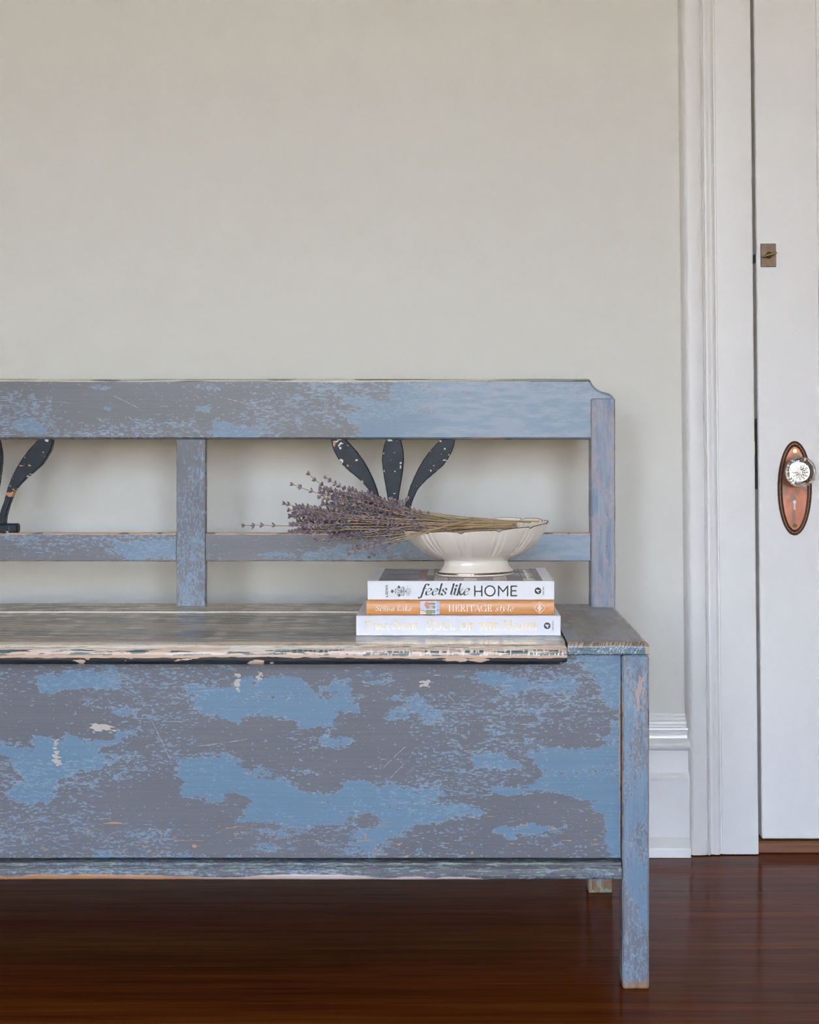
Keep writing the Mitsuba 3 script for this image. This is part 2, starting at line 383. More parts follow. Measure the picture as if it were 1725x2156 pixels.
def seat_paint(p, n, uv):
    u, v = p.x, p.y
    g = fbm(u * 6, v * 50, 81.0, 4)
    st = noise(u * 30, v * 190, 83.0)
    c = mix((0.115, 0.118, 0.110), (0.215, 0.212, 0.195), smoothstep(0.3, 0.7, g))
    fl = fbm(u * 30, v * 120, 82.0, 3)
    c = mix(c, (0.080, 0.083, 0.080), 0.8 * smoothstep(0.60, 0.64, fl))
    c = mix(c, (0.36, 0.33, 0.27), 0.75 * smoothstep(0.36, 0.32, fl))
    warm = smoothstep(0.45, 0.62, fbm(u * 2.2 + 3, v * 14, 85.0, 3) - 0.22 * smoothstep(-0.35, 0.0, u) + 0.06)
    c = mix(c, (0.30, 0.235, 0.165), 0.65 * warm)
    c = mix(c, (0.50, 0.46, 0.37), 0.8 * smoothstep(0.80, 0.86, st + 0.1 * warm))
    c = mix(c, (0.07, 0.075, 0.075), 0.7 * smoothstep(0.84, 0.9, noise(u * 22 + 5, v * 200, 87.0)))
    # rubbed front: cream, bare wood and the dark first coat in ragged bands round the nosing; s is the arc length from the top edge
    s = 2.232 - p.y + dr.maximum(0.469 - p.z, 0)
    q = s + 0.004 * (fbm(u * 9, v * 3, 91.0, 3) - 0.5) + 0.0026 * (fbm(u * 90, p.z * 300, 93.0, 3) - 0.5)
    rag = fbm(u * 46, q * 1000, 97.0, 3)
    right = smoothstep(-0.35, 0.05, u)
    tan = mix((0.40, 0.28, 0.19), (0.24, 0.22, 0.19), smoothstep(0.45, 0.55, rag))
    cream = mix((0.66, 0.63, 0.54), (0.52, 0.395, 0.30), smoothstep(0.53, 0.62, fbm(u * 11, q * 420, 99.0, 4) + 0.05 * right))
    cream = mix(cream, (0.17, 0.16, 0.15), smoothstep(0.64, 0.67, rag + 0.10 * right - 0.06))
    pink = mix((0.50, 0.37, 0.29), (0.56, 0.50, 0.43), smoothstep(0.5, 0.56, fbm(u * 12, q * 240, 100.0, 3)))
    teal = mix((0.035, 0.055, 0.062), (0.06, 0.11, 0.115), noise(u * 60, q * 200, 102.0))
    band = smoothstep(0.0655, 0.0675, q) * smoothstep(0.0765, 0.0745, q)
    lo = mix(pink, teal, band * smoothstep(0.49, 0.53, fbm(u * 38, q * 330, 101.0, 4) + 0.04 * right - 0.03 + 0.06 * noise(u * 7, 1.0, 104.0)))
    lo = mix(lo, (0.58, 0.52, 0.44), right * smoothstep(0.66, 0.72, noise(u * 520, q * 160, 103.0) + 0.4 * (rag - 0.5)))
    blk = mix(DARK, (0.035, 0.038, 0.044), noise(u * 30, q * 1500, 105.0))
    blk = mix(blk, (0.50, 0.36, 0.27), smoothstep(0.655, 0.67, fbm(u * 30, q * 160, 107.0, 4) + 0.03 * right))
    f = mix(tan, cream, smoothstep(0.0255, 0.0275, q))
    f = mix(f, lo, smoothstep(0.0620, 0.0635, q))
    f = mix(f, (0.52, 0.355, 0.25), smoothstep(0.0757, 0.0765, q))
    f = mix(f, blk, smoothstep(0.0788, 0.0794, q))
    f = mix(f, (0.33, 0.21, 0.15), smoothstep(0.0873, 0.0878, q))
    c = mix(c, f, smoothstep(0.010, 0.0115, q + 0.016 * (fbm(u * 14, v * 260, 95.0, 3) - 0.5)))
    lip = (v > 2.5762) & (v < 2.5787 + 0.0012 * noise(u * 60, 1.0)) & (u < -0.05)
    return dr.select(lip, mi.Color3f(0.60, 0.57, 0.50), c)


def cap_paint(p, n, uv):
    u, v = p.y, p.x
    st = noise(u * 60, v * 260 + u * 60, 111.0)
    c = mix((0.155, 0.150, 0.135), (0.25, 0.235, 0.205), fbm(u * 9, v * 60, 113.0, 4))
    c = mix(c, (0.21, 0.235, 0.285), 0.8 * smoothstep(0.48, 0.58, fbm(u * 12, v * 26, 115.0, 3)))
    c = mix(c, (0.32, 0.25, 0.19), 0.6 * smoothstep(0.80, 0.88, st))
    c = mix(c, (0.45, 0.42, 0.36), 0.6 * smoothstep(0.9, 0.95, noise(u * 160 + v * 200, v * 420, 117.0)))
    s = dr.select(p.z > 0.4665, dr.maximum(2.214 - p.y, 0), 0.010 + 0.469 - p.z)
    q = s + 0.004 * (fbm(v * 40, u * 60, 119.0, 3) - 0.5)
    worn_ = mix((0.34, 0.27, 0.21), (0.15, 0.12, 0.10), smoothstep(0.45, 0.6, noise(v * 700 + q * 300, q * 160, 121.0)))
    teal = mix((0.025, 0.050, 0.080), (0.085, 0.150, 0.205), smoothstep(0.35, 0.65, fbm(v * 40, q * 260, 123.0, 4)))
    teal = mix(teal, (0.46, 0.50, 0.44), 0.75 * smoothstep(0.64, 0.68, fbm(v * 900 + q * 420, q * 420, 125.0, 3) + 0.22 * (fbm(v * 26, q * 60, 126.0, 2) - 0.45)))
    teal = mix(teal, (0.05, 0.13, 0.11), smoothstep(0.60, 0.66, fbm(v * 60, q * 120, 127.0, 2)))
    f = mix(worn_, teal, smoothstep(0.0155, 0.0165, q))
    c = mix(c, f, smoothstep(0.004, 0.007, q))
    return chips(c, dr.maximum(0.2608 - p.x, 0), u, p.z, 129.0, 0.003, (0.34, 0.24, 0.17))


def plinth_paint(p, n, uv):
    u, v = p.x, p.z + 0.6 * (p.y - 2.2)
    c = layers(u, v, -0.04, 131.0, 1.3)
    c = mix(c, (0.05, 0.075, 0.085), 0.6 * smoothstep(0.66, 0.69, fbm(u * 80, v * 460, 133.0, 4)))
    c = mix(c, GREEN, 0.6 * smoothstep(0.69, 0.71, fbm(u * 60, v * 460, 135.0, 4) + 0.06 * smoothstep(0.158, 0.164, p.z)))
    c = mix(c, PALE, 0.6 * smoothstep(0.66, 0.68, fbm(u * 90, v * 420, 136.0, 3)))
    bare = mix((0.50, 0.27, 0.14), (0.62, 0.52, 0.48), smoothstep(-0.45, -0.25, u + 0.3 * (fbm(u * 8, v * 20, 137.0, 2) - 0.5)))
    k = (p.z - 0.1465) / 0.0085 + 1.6 * (fbm(u * 16, v * 60, 139.0, 4) - 0.5) + 0.5 * smoothstep(-0.25, 0.05, u)
    return mix(c, bare, 1 - smoothstep(0.75, 0.9, k))


def black_paint(p, n, uv):
    sp = noise(p.x * 420, p.z * 420, 141.0)
    c = mi.Color3f((0.016, 0.020, 0.027)) * (0.8 + 0.6 * fbm(p.x * 60, p.z * 60, 143.0, 3))
    c = mix(c, (0.5, 0.5, 0.46), smoothstep(0.965, 0.975, sp))
    c = mix(c, (0.56, 0.54, 0.47), smoothstep(0.80, 0.81, fbm(p.x * 110, p.z * 110, 145.0, 3) + 0.14 * smoothstep(0.736, 0.742, p.z) + 0.10 * smoothstep(0.612, 0.604, p.z)))
    return mix(c, (0.42, 0.22, 0.11), smoothstep(0.80, 0.82, fbm(p.x * 90, p.z * 90, 147.0, 3) + dr.select(p.x < -0.3, 0.34, 0.0) * smoothstep(0.0045, 0.003, dr.abs(p.z - 0.6525))))


scene['bench_panel'] = principled(proc(panel_paint), 0.42, spec=0.25)
scene['bench_rail'] = principled(proc(rail_paint), 0.36, spec=0.35)
scene['bench_post'] = principled(proc(post_paint), 0.42, spec=0.25)
scene['bench_seat'] = {'type': 'twosided', 'b': {'type': 'bumpmap', 'scale': 1.0, 'tex': proc(lambda p, n, uv: 0.00025 * fbm(p.x * 16, p.y * 150, p.z * 300, 2), 4e-4),
                       'inner': {'type': 'principled', 'base_color': proc(seat_paint), 'roughness': 0.24, 'specular': 0.3}}}
scene['bench_cap'] = principled(proc(cap_paint), 0.36, spec=0.45)
scene['bench_plinth'] = principled(proc(plinth_paint), 0.42, spec=0.25)
scene['bench_black'] = principled(proc(black_paint), 0.45, spec=0.2)
scene['raw_wood'] = principled((0.10, 0.055, 0.03), 0.7, spec=0.2)

# ------------------------------------------------------------------ the room
WALL = 2.925
X0, X1, Y0, ZC = -2.9, 2.3, -2.5, 2.75
LEAN = -0.0098                     # the old door frame stands a little out of plumb


def lean(mesh):
    v = mesh.vertices.copy()
    v[:, 0] += LEAN * (v[:, 2] - EYE)
    mesh.vertices = v
    return mesh


DOOR_L = at(1596.5, 922, 2.93)[0]  # left edge of the door leaf at eye height
DOOR_W, DOOR_H = 0.80, 2.03
OPEN_L, OPEN_R = DOOR_L - 0.012, DOOR_L + DOOR_W + 0.012
obj('floor', P(box(X0, X1, Y0, WALL + 0.3, -0.08, -0.02), 'raw_wood', False), kind='structure', label='dark reddish brown varnished wooden floor of narrow boards')
plank = None
k0, k1 = math.floor((Y0 - BOARD0) / BOARD), math.ceil((WALL + 0.25 - BOARD0) / BOARD)
plank = P(box(X0, X1, 0.00012, BOARD - 0.00012, -0.02, 0.0, 0.0003), 'floor_wood', False)
for k in range(k0, k1):
    obj('plank', {**plank, 'to_world': T().translate([0, BOARD0 + k * BOARD, 0])}, 'floor')
obj('ceiling', P(box(X0, X1, Y0, WALL + 0.3, ZC, ZC + 0.1), 'ceiling_paint', False), kind='structure', label='plain white ceiling')
wall_poly = sbox(X0, -0.02, X1, ZC).difference(sbox(OPEN_L - 0.012, -0.02, OPEN_R + 0.012, DOOR_H + 0.03))
obj('wall_back', P(prism_y(wall_poly, WALL, WALL + 0.12), 'wall_paint', False), kind='structure', label='pale greige painted wall behind the bench')
obj('wall_left', P(box(X0 - 0.1, X0, Y0, WALL + 0.3, -0.02, ZC), 'wall_paint', False), kind='structure', label='pale greige side wall')
obj('wall_right', P(box(X1, X1 + 0.1, Y0, WALL + 0.3, -0.02, ZC), 'wall_paint', False), kind='structure', label='pale greige side wall')
obj('wall_hallway', P(box(X0, X1, WALL + 0.3, WALL + 0.4, -0.02, ZC), 'wall_paint', False), kind='structure', label='wall behind the closed door')
WINDOWS = [(-1.70, 0.85, 0.32, 2.50), (-0.50, 0.85, 0.32, 2.50), (0.70, 0.85, 0.32, 2.50)]
front = sbox(X0, -0.02, X1, ZC)
for x, w, z0, z1 in WINDOWS:
    front = front.difference(sbox(x, z0, x + w, z1))
obj('wall_front', P(prism_y(front, Y0 - 0.14, Y0), 'wall_paint', False), kind='structure', label='window wall behind the camera')
for i, (x, w, z0, z1) in enumerate(WINDOWS):
    fr = sbox(x, z0, x + w, z1).difference(sbox(x + 0.05, z0 + 0.06, x + w - 0.05, z1 - 0.05)).union(sbox(x, (z0 + z1) / 2 - 0.022, x + w, (z0 + z1) / 2 + 0.022))
    k = obj(f'window_{i + 1}', P(prism_y(fr, Y0 - 0.10, Y0 - 0.06), 'trim_paint_upright', False), kind='structure', label='white double-hung sash window')
    cs = sbox(x - 0.11, z0 - 0.03, x + w + 0.11, z1 + 0.12).difference(sbox(x, z0, x + w, z1))
    obj('casing', P(prism_y(cs, Y0, Y0 + 0.022), 'trim_paint_upright', False), k)
    obj('sill', P(box(x - 0.13, x + w + 0.13, Y0, Y0 + 0.07, z0 - 0.03, z0, 0.004), 'trim_paint_level', False), k)

# ---- baseboard: a tall built-up profile, in (y, z) measured from the wall face
bb = [(0, 0.250), (-0.004, 0.250), (-0.0055, 0.2475), (-0.005, 0.2455), (-0.0075, 0.2445), (-0.0085, 0.2415), (-0.0075, 0.2395), (-0.011, 0.2385), (-0.013, 0.2355), (-0.013, 0.2325), (-0.012, 0.2305),
      (-0.012, 0.2285), (-0.018, 0.2285), (-0.020, 0.227), (-0.0205, 0.2245), (-0.0175, 0.220), (-0.0165, 0.214), (-0.0175, 0.209), (-0.021, 0.2065), (-0.0265, 0.205), (-0.030, 0.2015), (-0.0305, 0.197),
      (-0.029, 0.192), (-0.0255, 0.189), (-0.020, 0.1882), (-0.0195, 0.187), (-0.0195, 0.1495), (-0.0205, 0.148), (-0.022, 0.1455), (-0.0235, 0.1415), (-0.025, 0.1395), (-0.025, 0.135), (-0.0245, 0.133),
      (-0.0245, 0.0335), (-0.027, 0.0325), (-0.034, 0.0235), (-0.0385, 0.0185), (-0.040, 0.016), (-0.0405, 0.001), (0, 0.001)]
CAS_L = at(1448, 922, 2.9)[0]
profile = Polygon([(WALL + y, z) for y, z in bb])
obj('baseboard_back', P(prism_x(profile, X0, CAS_L + 0.004), 'trim_paint_level', 35), kind='structure', label='tall white moulded baseboard between the bench and the door casing')

# ---- door casing: an upright moulding, profile in (x, y); leans with the old frame
def cx_(px, d=2.897):
    return at(px, 922, d)[0]


cas = [(1441, 0.0), (1441.5, -0.010), (1443.5, -0.018), (1447, -0.0235), (1452, -0.0262), (1456, -0.0268), (1470, -0.0262), (1477, -0.0252), (1482, -0.0232), (1483.5, -0.0222), (1484.2, -0.0262), (1486.2, -0.0278), (1488.2, -0.0262),
       (1488.8, -0.0225), (1490.5, -0.0205), (1494, -0.0205), (1497.5, -0.0225), (1501, -0.0240), (1504.5, -0.0240), (1508, -0.0220), (1510.5, -0.0188), (1512, -0.0165), (1514.5, -0.0165), (1515.2, -0.0185), (1517, -0.0190), (1588, -0.0190), (1591.3, -0.0175), (1592, -0.015), (1592, 0.0)]
cpoly = Polygon([(cx_(px), WALL + y) for px, y in cas])
cas_mesh = lean(prism_z(cpoly, 0.002, DOOR_H + 0.13))
tr1 = obj('trim_1', P(cas_mesh, 'trim_paint_upright', 35), kind='structure', label='white moulded door casing left of the door')
obj('trim_2', P(lean(cat_([box(OPEN_L - 0.012, OPEN_L, WALL - 0.003, WALL + 0.12, 0.0, DOOR_H + 0.03), box(OPEN_R, OPEN_R + 0.012, WALL - 0.003, WALL + 0.12, 0.0, DOOR_H + 0.03),
    box(OPEN_L, OPEN_R, WALL - 0.003, WALL + 0.12, DOOR_H + 0.01, DOOR_H + 0.03), box(OPEN_L, OPEN_L + 0.016, WALL + 0.055, WALL + 0.09, 0.0, DOOR_H)])), 'trim_paint_upright', False), kind='structure', label='door jamb')
pr = Polygon([(2 * (OPEN_L + OPEN_R) / 2 - x, y) for x, y in cpoly.exterior.coords])
obj('trim_3', P(lean(prism_z(pr, 0.002, DOOR_H + 0.13)), 'trim_paint_upright', 35), kind='structure', label='white moulded door casing right of the door')
obj('trim_4', P(lean(box(cx_(1441), OPEN_R + 0.14, WALL - 0.026, WALL, DOOR_H + 0.03, DOOR_H + 0.15, 0.004)), 'trim_paint_level', False), kind='structure', label='head casing above the door')
obj('trim_5', P(box(OPEN_L - 0.004, OPEN_R + 0.006, WALL - 0.006, WALL + 0.13, 0.0002, 0.0205, 0.002), 'threshold_wood', False), kind='structure', label='brown wooden threshold under the door')
# ---- the door leaf: stiles, rails and recessed panels
DY = WALL + 0.005
STILE = 0.1125
zr = [(0.0235, 0.245), (0.86, 1.04), (DOOR_H - 0.12, DOOR_H)]
door = obj('door_1', P(lean(box(DOOR_L + STILE - 0.01, DOOR_L + DOOR_W - STILE + 0.01, DY + 0.012, DY + 0.026, 0.03, DOOR_H - 0.01)), 'trim_paint_upright', False), kind='structure',
           label='white painted panelled door with copper knob plate and glass knob')
for s in (0, 1):
    xa = DOOR_L if s == 0 else DOOR_L + DOOR_W - STILE
    obj('stile', P(lean(box(xa, xa + STILE, DY, DY + 0.038, 0.0235, DOOR_H, 0.0018)), 'trim_paint_upright', False), door)
for za, zb in zr:
    obj('rail', P(lean(box(DOOR_L + STILE, DOOR_L + DOOR_W - STILE, DY, DY + 0.038, za, zb, 0.0012)), 'trim_paint_level', False), door)
for (a, b), (c, d) in zip(zr[:-1], zr[1:]):
    mo = sbox(DOOR_L + STILE, b, DOOR_L + DOOR_W - STILE, c)
    obj('panel_moulding', P(lean(prism_y(mo.difference(mo.buffer(-0.012, join_style=2)), DY + 0.005, DY + 0.014)), 'trim_paint_upright', False), door)

zs0, zs1 = at(0, 1030, 2.93)[1], at(0, 882, 2.93)[1]
obj('lock_faceplate', P(lean(box(DOOR_L - 0.0012, DOOR_L + 0.002, DY + 0.006, DY + 0.034, zs0, zs1, 0.0004)), 'black_metal', False), door, label='dark lock faceplate on the edge of the door')
zl0, zl1 = at(0, 552, 2.93)[1], at(0, 534, 2.93)[1]
obj('latch_faceplate', P(lean(box(DOOR_L - 0.0012, DOOR_L + 0.002, DY + 0.004, DY + 0.030, zl0, zl1, 0.0004)), 'black_metal', False), door, label='small dark latch bolt on the edge of the door')
zk0, zk1 = at(0, 957, 2.9)[1], at(0, 930, 2.9)[1]
obj('strike_lip', P(lean(box(cx_(1592) - 0.0016, cx_(1592) + 0.0006, WALL - 0.0155, WALL - 0.004, zk0, zk1, 0.0004)), 'screw_brass', False), 'trim_1', label='small brass strike lip on the casing edge')

# ---- knob, plate and thumb latch on the door
def copper_color(p, n, uv):
    c = mix((0.225, 0.080, 0.045), (0.30, 0.135, 0.095), fbm(p.x * 60, p.z * 40, 3.0, 3))
    t = smoothstep(0.50, 0.66, fbm(p.x * 130 + 2, p.z * 80, 7.0, 4))
    return mix(c, (0.13, 0.085, 0.07), 0.8 * t)


scene['copper'] = principled(proc(copper_color), 0.33, 0.85, spec=0.5)
scene['dark_copper'] = principled((0.14, 0.075, 0.05), 0.38, 0.8)
scene['bead_copper'] = principled((0.52, 0.40, 0.30), 0.28, 0.9)
scene['old_brass'] = principled(proc(lambda p, n, uv: mix((0.070, 0.048, 0.032), (0.125, 0.080, 0.050), fbm(p.x * 90, p.z * 90, 2.0, 3))), 0.4, 0.75)
scene['brass'] = principled((0.26, 0.19, 0.07), 0.3, 0.9)
scene['dark_brass'] = principled((0.09, 0.06, 0.02), 0.35, 0.8)
scene['silver'] = {'type': 'twosided', 'b': {'type': 'roughconductor', 'material': 'Ag', 'alpha': 0.08}}
scene['crystal'] = {'type': 'dielectric', 'int_ior': 1.52, 'ext_ior': 1.0}
pcx, pcz = at(1674, 1028, 2.928)
pa, pb = 0.0308, 0.0850


def oval(a, b, n=96):
    t = np.linspace(0, 2 * np.pi, n, endpoint=False)
    return Polygon(np.stack([a * np.cos(t), b * np.sin(t)], 1))


keyhole = Point(0, -0.0245).buffer(0.0036, 16).union(sbox(-0.0019, -0.0385, 0.0019, -0.0245))
pl = prism_y(affinity.translate(oval(pa - 0.0085, pb - 0.0105).difference(keyhole), pcx, pcz), DY - 0.0024, DY)
plate = obj('knob_plate', P(pl, 'copper', False), door, label='oval copper knob plate with beaded border and keyhole')
rings = []
for da, dy in ((0.0, 0.0), (0.0, -0.0022), (0.0014, -0.0038), (0.0026, -0.0032), (0.0032, -0.0020), (0.0052, -0.0020), (0.0058, -0.0034), (0.0070, -0.0040), (0.0082, -0.0034), (0.0088, -0.0018)):
    t = np.linspace(0, 2 * np.pi, 96, endpoint=False)
    rings.append(np.stack([pcx + (pa - da) * np.cos(t), np.full(96, DY + dy), pcz + (pb - da * 1.15) * np.sin(t)], 1))
obj('border', P(trimesh.Trimesh(*ring_strip(rings), process=False), 'dark_copper', 40), plate, label='dark raised border')
ell = oval(pa - 0.0042, pb - 0.0048, 400).exterior
bead = trimesh.creation.icosphere(1, 0.00085)
beads = []
nb = 116
for i in range(nb):
    q = ell.interpolate(i / nb, normalized=True)
    beads.append(place(bead, loc=(pcx + q.x, DY - 0.0024, pcz + q.y)))
obj('beading', P(cat_(beads), 'bead_copper', True), plate, kind='stuff', label='row of tiny beads round the border')
for s, mat in ((1, 'screw_brass'), (-1, 'dark_brass')):
    sc = trimesh.creation.cylinder(0.0039, 0.0016, sections=24).difference(trimesh.creation.box([0.0075, 0.0008, 0.0012]).apply_translation([0, 0, 0.0008]), engine='manifold')
    obj('screw', P(place(sc, FACE, (pcx, DY - 0.0030, pcz + s * 0.0672)), mat, 30), plate)
kz = at(1688, 994, 2.87)[1]
kn = [(0.0001, 0), (0.0085, 0), (0.0085, 0.006), (0.0145, 0.011), (0.0225, 0.0165), (0.0262, 0.0215), (0.0272, 0.026), (0.0268, 0.0305), (0.0245, 0.0345), (0.0215, 0.0360), (0.0001, 0.0368)]
kb = lathe(kn, 72)
th = np.arctan2(kb.vertices[:, 1], kb.vertices[:, 0])
rr = np.hypot(kb.vertices[:, 0], kb.vertices[:, 1])
back = smooth_w = np.clip((0.024 - kb.vertices[:, 2]) / 0.012, 0, 1) * (rr > 0.010)
kb.vertices[:, :2] *= (1 - 0.055 * back * (0.5 - 0.5 * np.cos(12 * th)))[:, None]
KY = DY - 0.026
knob = obj('door_knob', P(place(kb, FACE, (pcx, KY, kz)), 'crystal', 25), door, label='round clear cut glass door knob')
pet = []
for i in range(12):
    a = i * math.pi / 6
    e = trimesh.creation.icosphere(2, 1.0)
    e.apply_scale([0.0062, 0.0020, 0.0010])
    e.apply_translation([0.0088, 0, 0])
    e.apply_transform(trimesh.transformations.rotation_matrix(a, [0, 0, 1]))
    pet.append(e)
pet += [trimesh.creation.cylinder(0.0162, 0.0005, sections=48).apply_translation([0, 0, -0.0012]), trimesh.creation.icosphere(2, 0.0022)]
obj('rosette', P(place(cat_(pet), FACE, (pcx, KY - 0.0165, kz)), 'silver', True), knob, label='silver starburst inside the glass')
sh = lathe([(0.0001, 0), (0.0150, 0), (0.0150, 0.003), (0.0105, 0.006), (0.0092, 0.010), (0.0092, 0.0205), (0.0125, 0.0225), (0.0125, 0.0248), (0.0085, 0.0252), (0.0001, 0.0252)], 36)
obj('shank', P(place(sh, FACE, (pcx, DY - 0.0024, kz)), 'brass', 30), knob, label='brass shank')
lx0, lz1 = at(1602, 513, 2.929)
lx1, lz0 = at(1634.5, 562, 2.929)
lp = box(lx0, lx1, DY - 0.0022, DY, lz0, lz1, 0.0006)
latch = obj('latch_plate', P(lean(lp.apply_translation([LEAN * -0.33, 0, 0])), 'old_brass', False), door, label='small rectangular brass thumb latch plate')
lcx, lcz = (lx0 + lx1) / 2, (lz0 + lz1) / 2
for s, mat in ((1, 'old_brass'), (-1, 'dark_brass')):
    sc = trimesh.creation.cylinder(0.0034, 0.0012, sections=24).difference(trimesh.creation.box([0.0008, 0.0066, 0.001]).apply_translation([0, 0, 0.0006]), engine='manifold')
    obj('screw', P(place(sc, FACE, (lcx + 0.001, DY - 0.0026, lcz + s * 0.0148)), mat, 30), latch)
turn = []
for t in np.linspace(-1, 1, 13):
    s_ = trimesh.creation.icosphere(1, 1.0)
    s_.apply_scale([0.0022, 0.0012 + 0.0018 * (1 - t * t), 0.0042])
    s_.apply_translation([0.0125 * t, 0, 0.0065])
    turn.append(s_)
tb = m3.Manifold()
hull = lambda ms: trimesh.Trimesh(np.vstack([m.vertices for m in ms])).convex_hull
turn = cat_([hull(turn[i:i + 2]) for i in range(12)] + [lathe([(0.0001, 0), (0.0062, 0), (0.0062, 0.0018), (0.0040, 0.0045), (0.0001, 0.0062)], 24)])
turn.apply_transform(trimesh.transformations.rotation_matrix(math.radians(17), [0, 0, 1]))
obj('thumb_turn', P(place(turn, FACE, (lcx + 0.001, DY - 0.0022, lcz)), 'brass', 40), latch, label='dark brass oval thumb turn')

# ------------------------------------------------------------------ the storage bench
bench = thing('storage_bench', 'long antique wooden storage bench in worn blue and grey chipped paint', 'bench')
BX1, BXC = 0.2612, -0.4339
BX0 = 2 * BXC - BX1
mir = lambda x: 2 * BXC - x
ZS = 0.469


def mirrored(mesh):
    m = mesh.copy()
    v = m.vertices.copy()
    v[:, 0] = 2 * BXC - v[:, 0]
    m.vertices = v
    m.faces = m.faces[:, ::-1]
    return m


# front panel, sides, bottom and back of the chest
obj('front_panel', P(worn(box(mir(0.2246), 0.2246, 2.212, 2.234, 0.1742, 0.4520, 0.0008), 0.0005, 9, 0.03, 1), 'bench_panel', 30), bench, label='wide front panel in grey paint chipped to blue')
side = box(0.236, 0.252, 2.238, 2.664, 0.160, 0.4520, 0.001)
for m in (side, mirrored(side)):
    obj('side_panel', P(m, 'bench_post', False), bench)
obj('bottom_board', P(box(mir(0.236), 0.236, 2.236, 2.70, 0.150, 0.164), 'raw_wood', False), bench)
obj('back_panel', P(box(mir(0.2216), 0.2216, 2.690, 2.704, 0.155, 0.4520), 'raw_wood', False), bench)
pp = [(2.2340, 0.1478), (2.2340, 0.1700), (2.2060, 0.1700), (2.2045, 0.1694), (2.2045, 0.1668), (2.2010, 0.1656), (2.1975, 0.1632), (2.1955, 0.1590), (2.1955, 0.1545), (2.1975, 0.1505), (2.2010, 0.1484), (2.2060, 0.1476)]
pm = worn(prism_x(Polygon(pp), mir(0.2241), 0.2241), 0.0011, 14, 0.012, 3)
obj('plinth_moulding', P(pm, 'bench_plinth', 40), bench, label='rounded lower moulding worn to bare wood at its edge')
# legs: the front legs stand in front, the back legs run on up as the posts
fl = worn(box(0.2254, 0.2615, 2.200, 2.2405, 0.0003, 0.4518, 0.0022), 0.0006, 24, 0.012, 5)
bl = worn(box(0.2216, 0.2612, 2.664, 2.711, 0.0003, 0.8105, 0.0018), 0.0006, 24, 0.014, 6)
v = bl.vertices.copy()
v[:, 0] -= 0.0048 * np.clip((0.25 - v[:, 2]) / 0.25, 0, 1)
bl.vertices = v
for m in (fl, mirrored(fl)):
    obj('front_leg', P(m, 'bench_post', 40), bench)
for m in (bl, mirrored(bl)):
    obj('back_leg', P(m, 'bench_post', 40), bench)
# top rail with its ogee shoulders
zt, zb = at(0, 797.5, 2.668)[1], at(0, 926, 2.668)[1]
D = 2.668
sho = [(1240, 797.5), (1243, 799), (1246.5, 805), (1251, 812), (1257, 818), (1264, 822.5), (1270, 825), (1277, 826), (1284, 828.5), (1289.5, 832), (1293, 837), (1294.5, 843)]
right = [at(a, b, D) for a, b in sho] + [(at(1294.5, 0, D)[0], zb)]
rp = Polygon(right + [(mir(x), z) for x, z in right[::-1]])
ogee = []
for ins, y in ((0.0, 2.6945), (0.0, 2.6745), (0.0012, 2.6705), (0.0042, 2.6690)):
    ogee.append((rp.buffer(-ins, join_style=2), y))
# front face chamfered: stack of thin prisms hulled row by row would lose the ogee, so build rings
n_ = 400
def resample(poly, n):
    e = poly.exterior
    c0 = np.array([e.interpolate(i / n, normalized=True).coords[0] for i in range(n)])
    return c0
base_ring = np.array(rp.exterior.coords)[:-1]
dens = []
for a, b in zip(base_ring, np.roll(base_ring, -1, 0)):
    k = max(1, int(np.linalg.norm(b - a) / 0.012))
    dens += [a + (b - a) * i / k for i in range(k)]
dens = np.array(dens)
if Polygon(dens).exterior.is_ccw:
    dens = dens[::-1]
cen = dens.copy()
tn = np.roll(dens, -1, 0) - np.roll(dens, 1, 0)
nr = np.stack([tn[:, 1], -tn[:, 0]], 1)
nr /= np.linalg.norm(nr, axis=1, keepdims=True)


def slab(dens, nr, levels, wave=0.0):
    rings = []
    for ins, y in levels:
        q = dens + nr * ins
        rings.append(np.stack([q[:, 0], np.full(len(q), y), q[:, 1]], 1))
    v, f = ring_strip(rings)
    n = len(dens)
    base = Polygon(dens)
    out = [trimesh.Trimesh(v, f, process=False)]
    for idx in (0, len(levels) - 1):
        tri = trimesh.creation.triangulate_polygon(Polygon(rings[idx][:, [0, 2]]), engine='earcut')
        tv = np.stack([tri[0][:, 0], np.full(len(tri[0]), levels[idx][1]), tri[0][:, 1]], 1)
        out.append(trimesh.Trimesh(tv, tri[1], process=False))
    m = cat_(out)
    m.merge_vertices()
    m.fix_normals()
    return m


sgn = 1 if Polygon(dens + nr * 0.003).area < Polygon(dens).area else -1
rail = slab(dens, nr * sgn, [(0.0008, 2.6945), (0.0, 2.6938), (0.0, 2.6772), (0.0016, 2.6712), (0.0042, 2.6682)])
obj('top_rail', P(rail, 'bench_rail', 35), bench, label='broad top rail with ogee ends in blue and grey paint')
# posts and lower rails between
mp = worn(box(*sorted((at(371.5, 0, D)[0], at(432, 0, D)[0])), D, 2.6905, 0.452, zb + 0.001, 0.0012), 0.0006, 24, 0.014, 8)
obj('middle_post', P(mp, 'bench_post', 40), bench, label='middle post of the backrest')
lz1_, lz0_ = at(0, 1122, D)[1], at(0, 1182, D)[1]
for xa, xb in ((at(431.5, 0, D)[0], 0.2220), (mir(0.2220), at(372, 0, D)[0])):
    obj('lower_rail', P(worn(box(xa, xb, D + 0.0008, 2.688, lz0_, lz1_, 0.0016), 0.0006, 18, 0.014, 9), 'bench_rail', 40), bench)
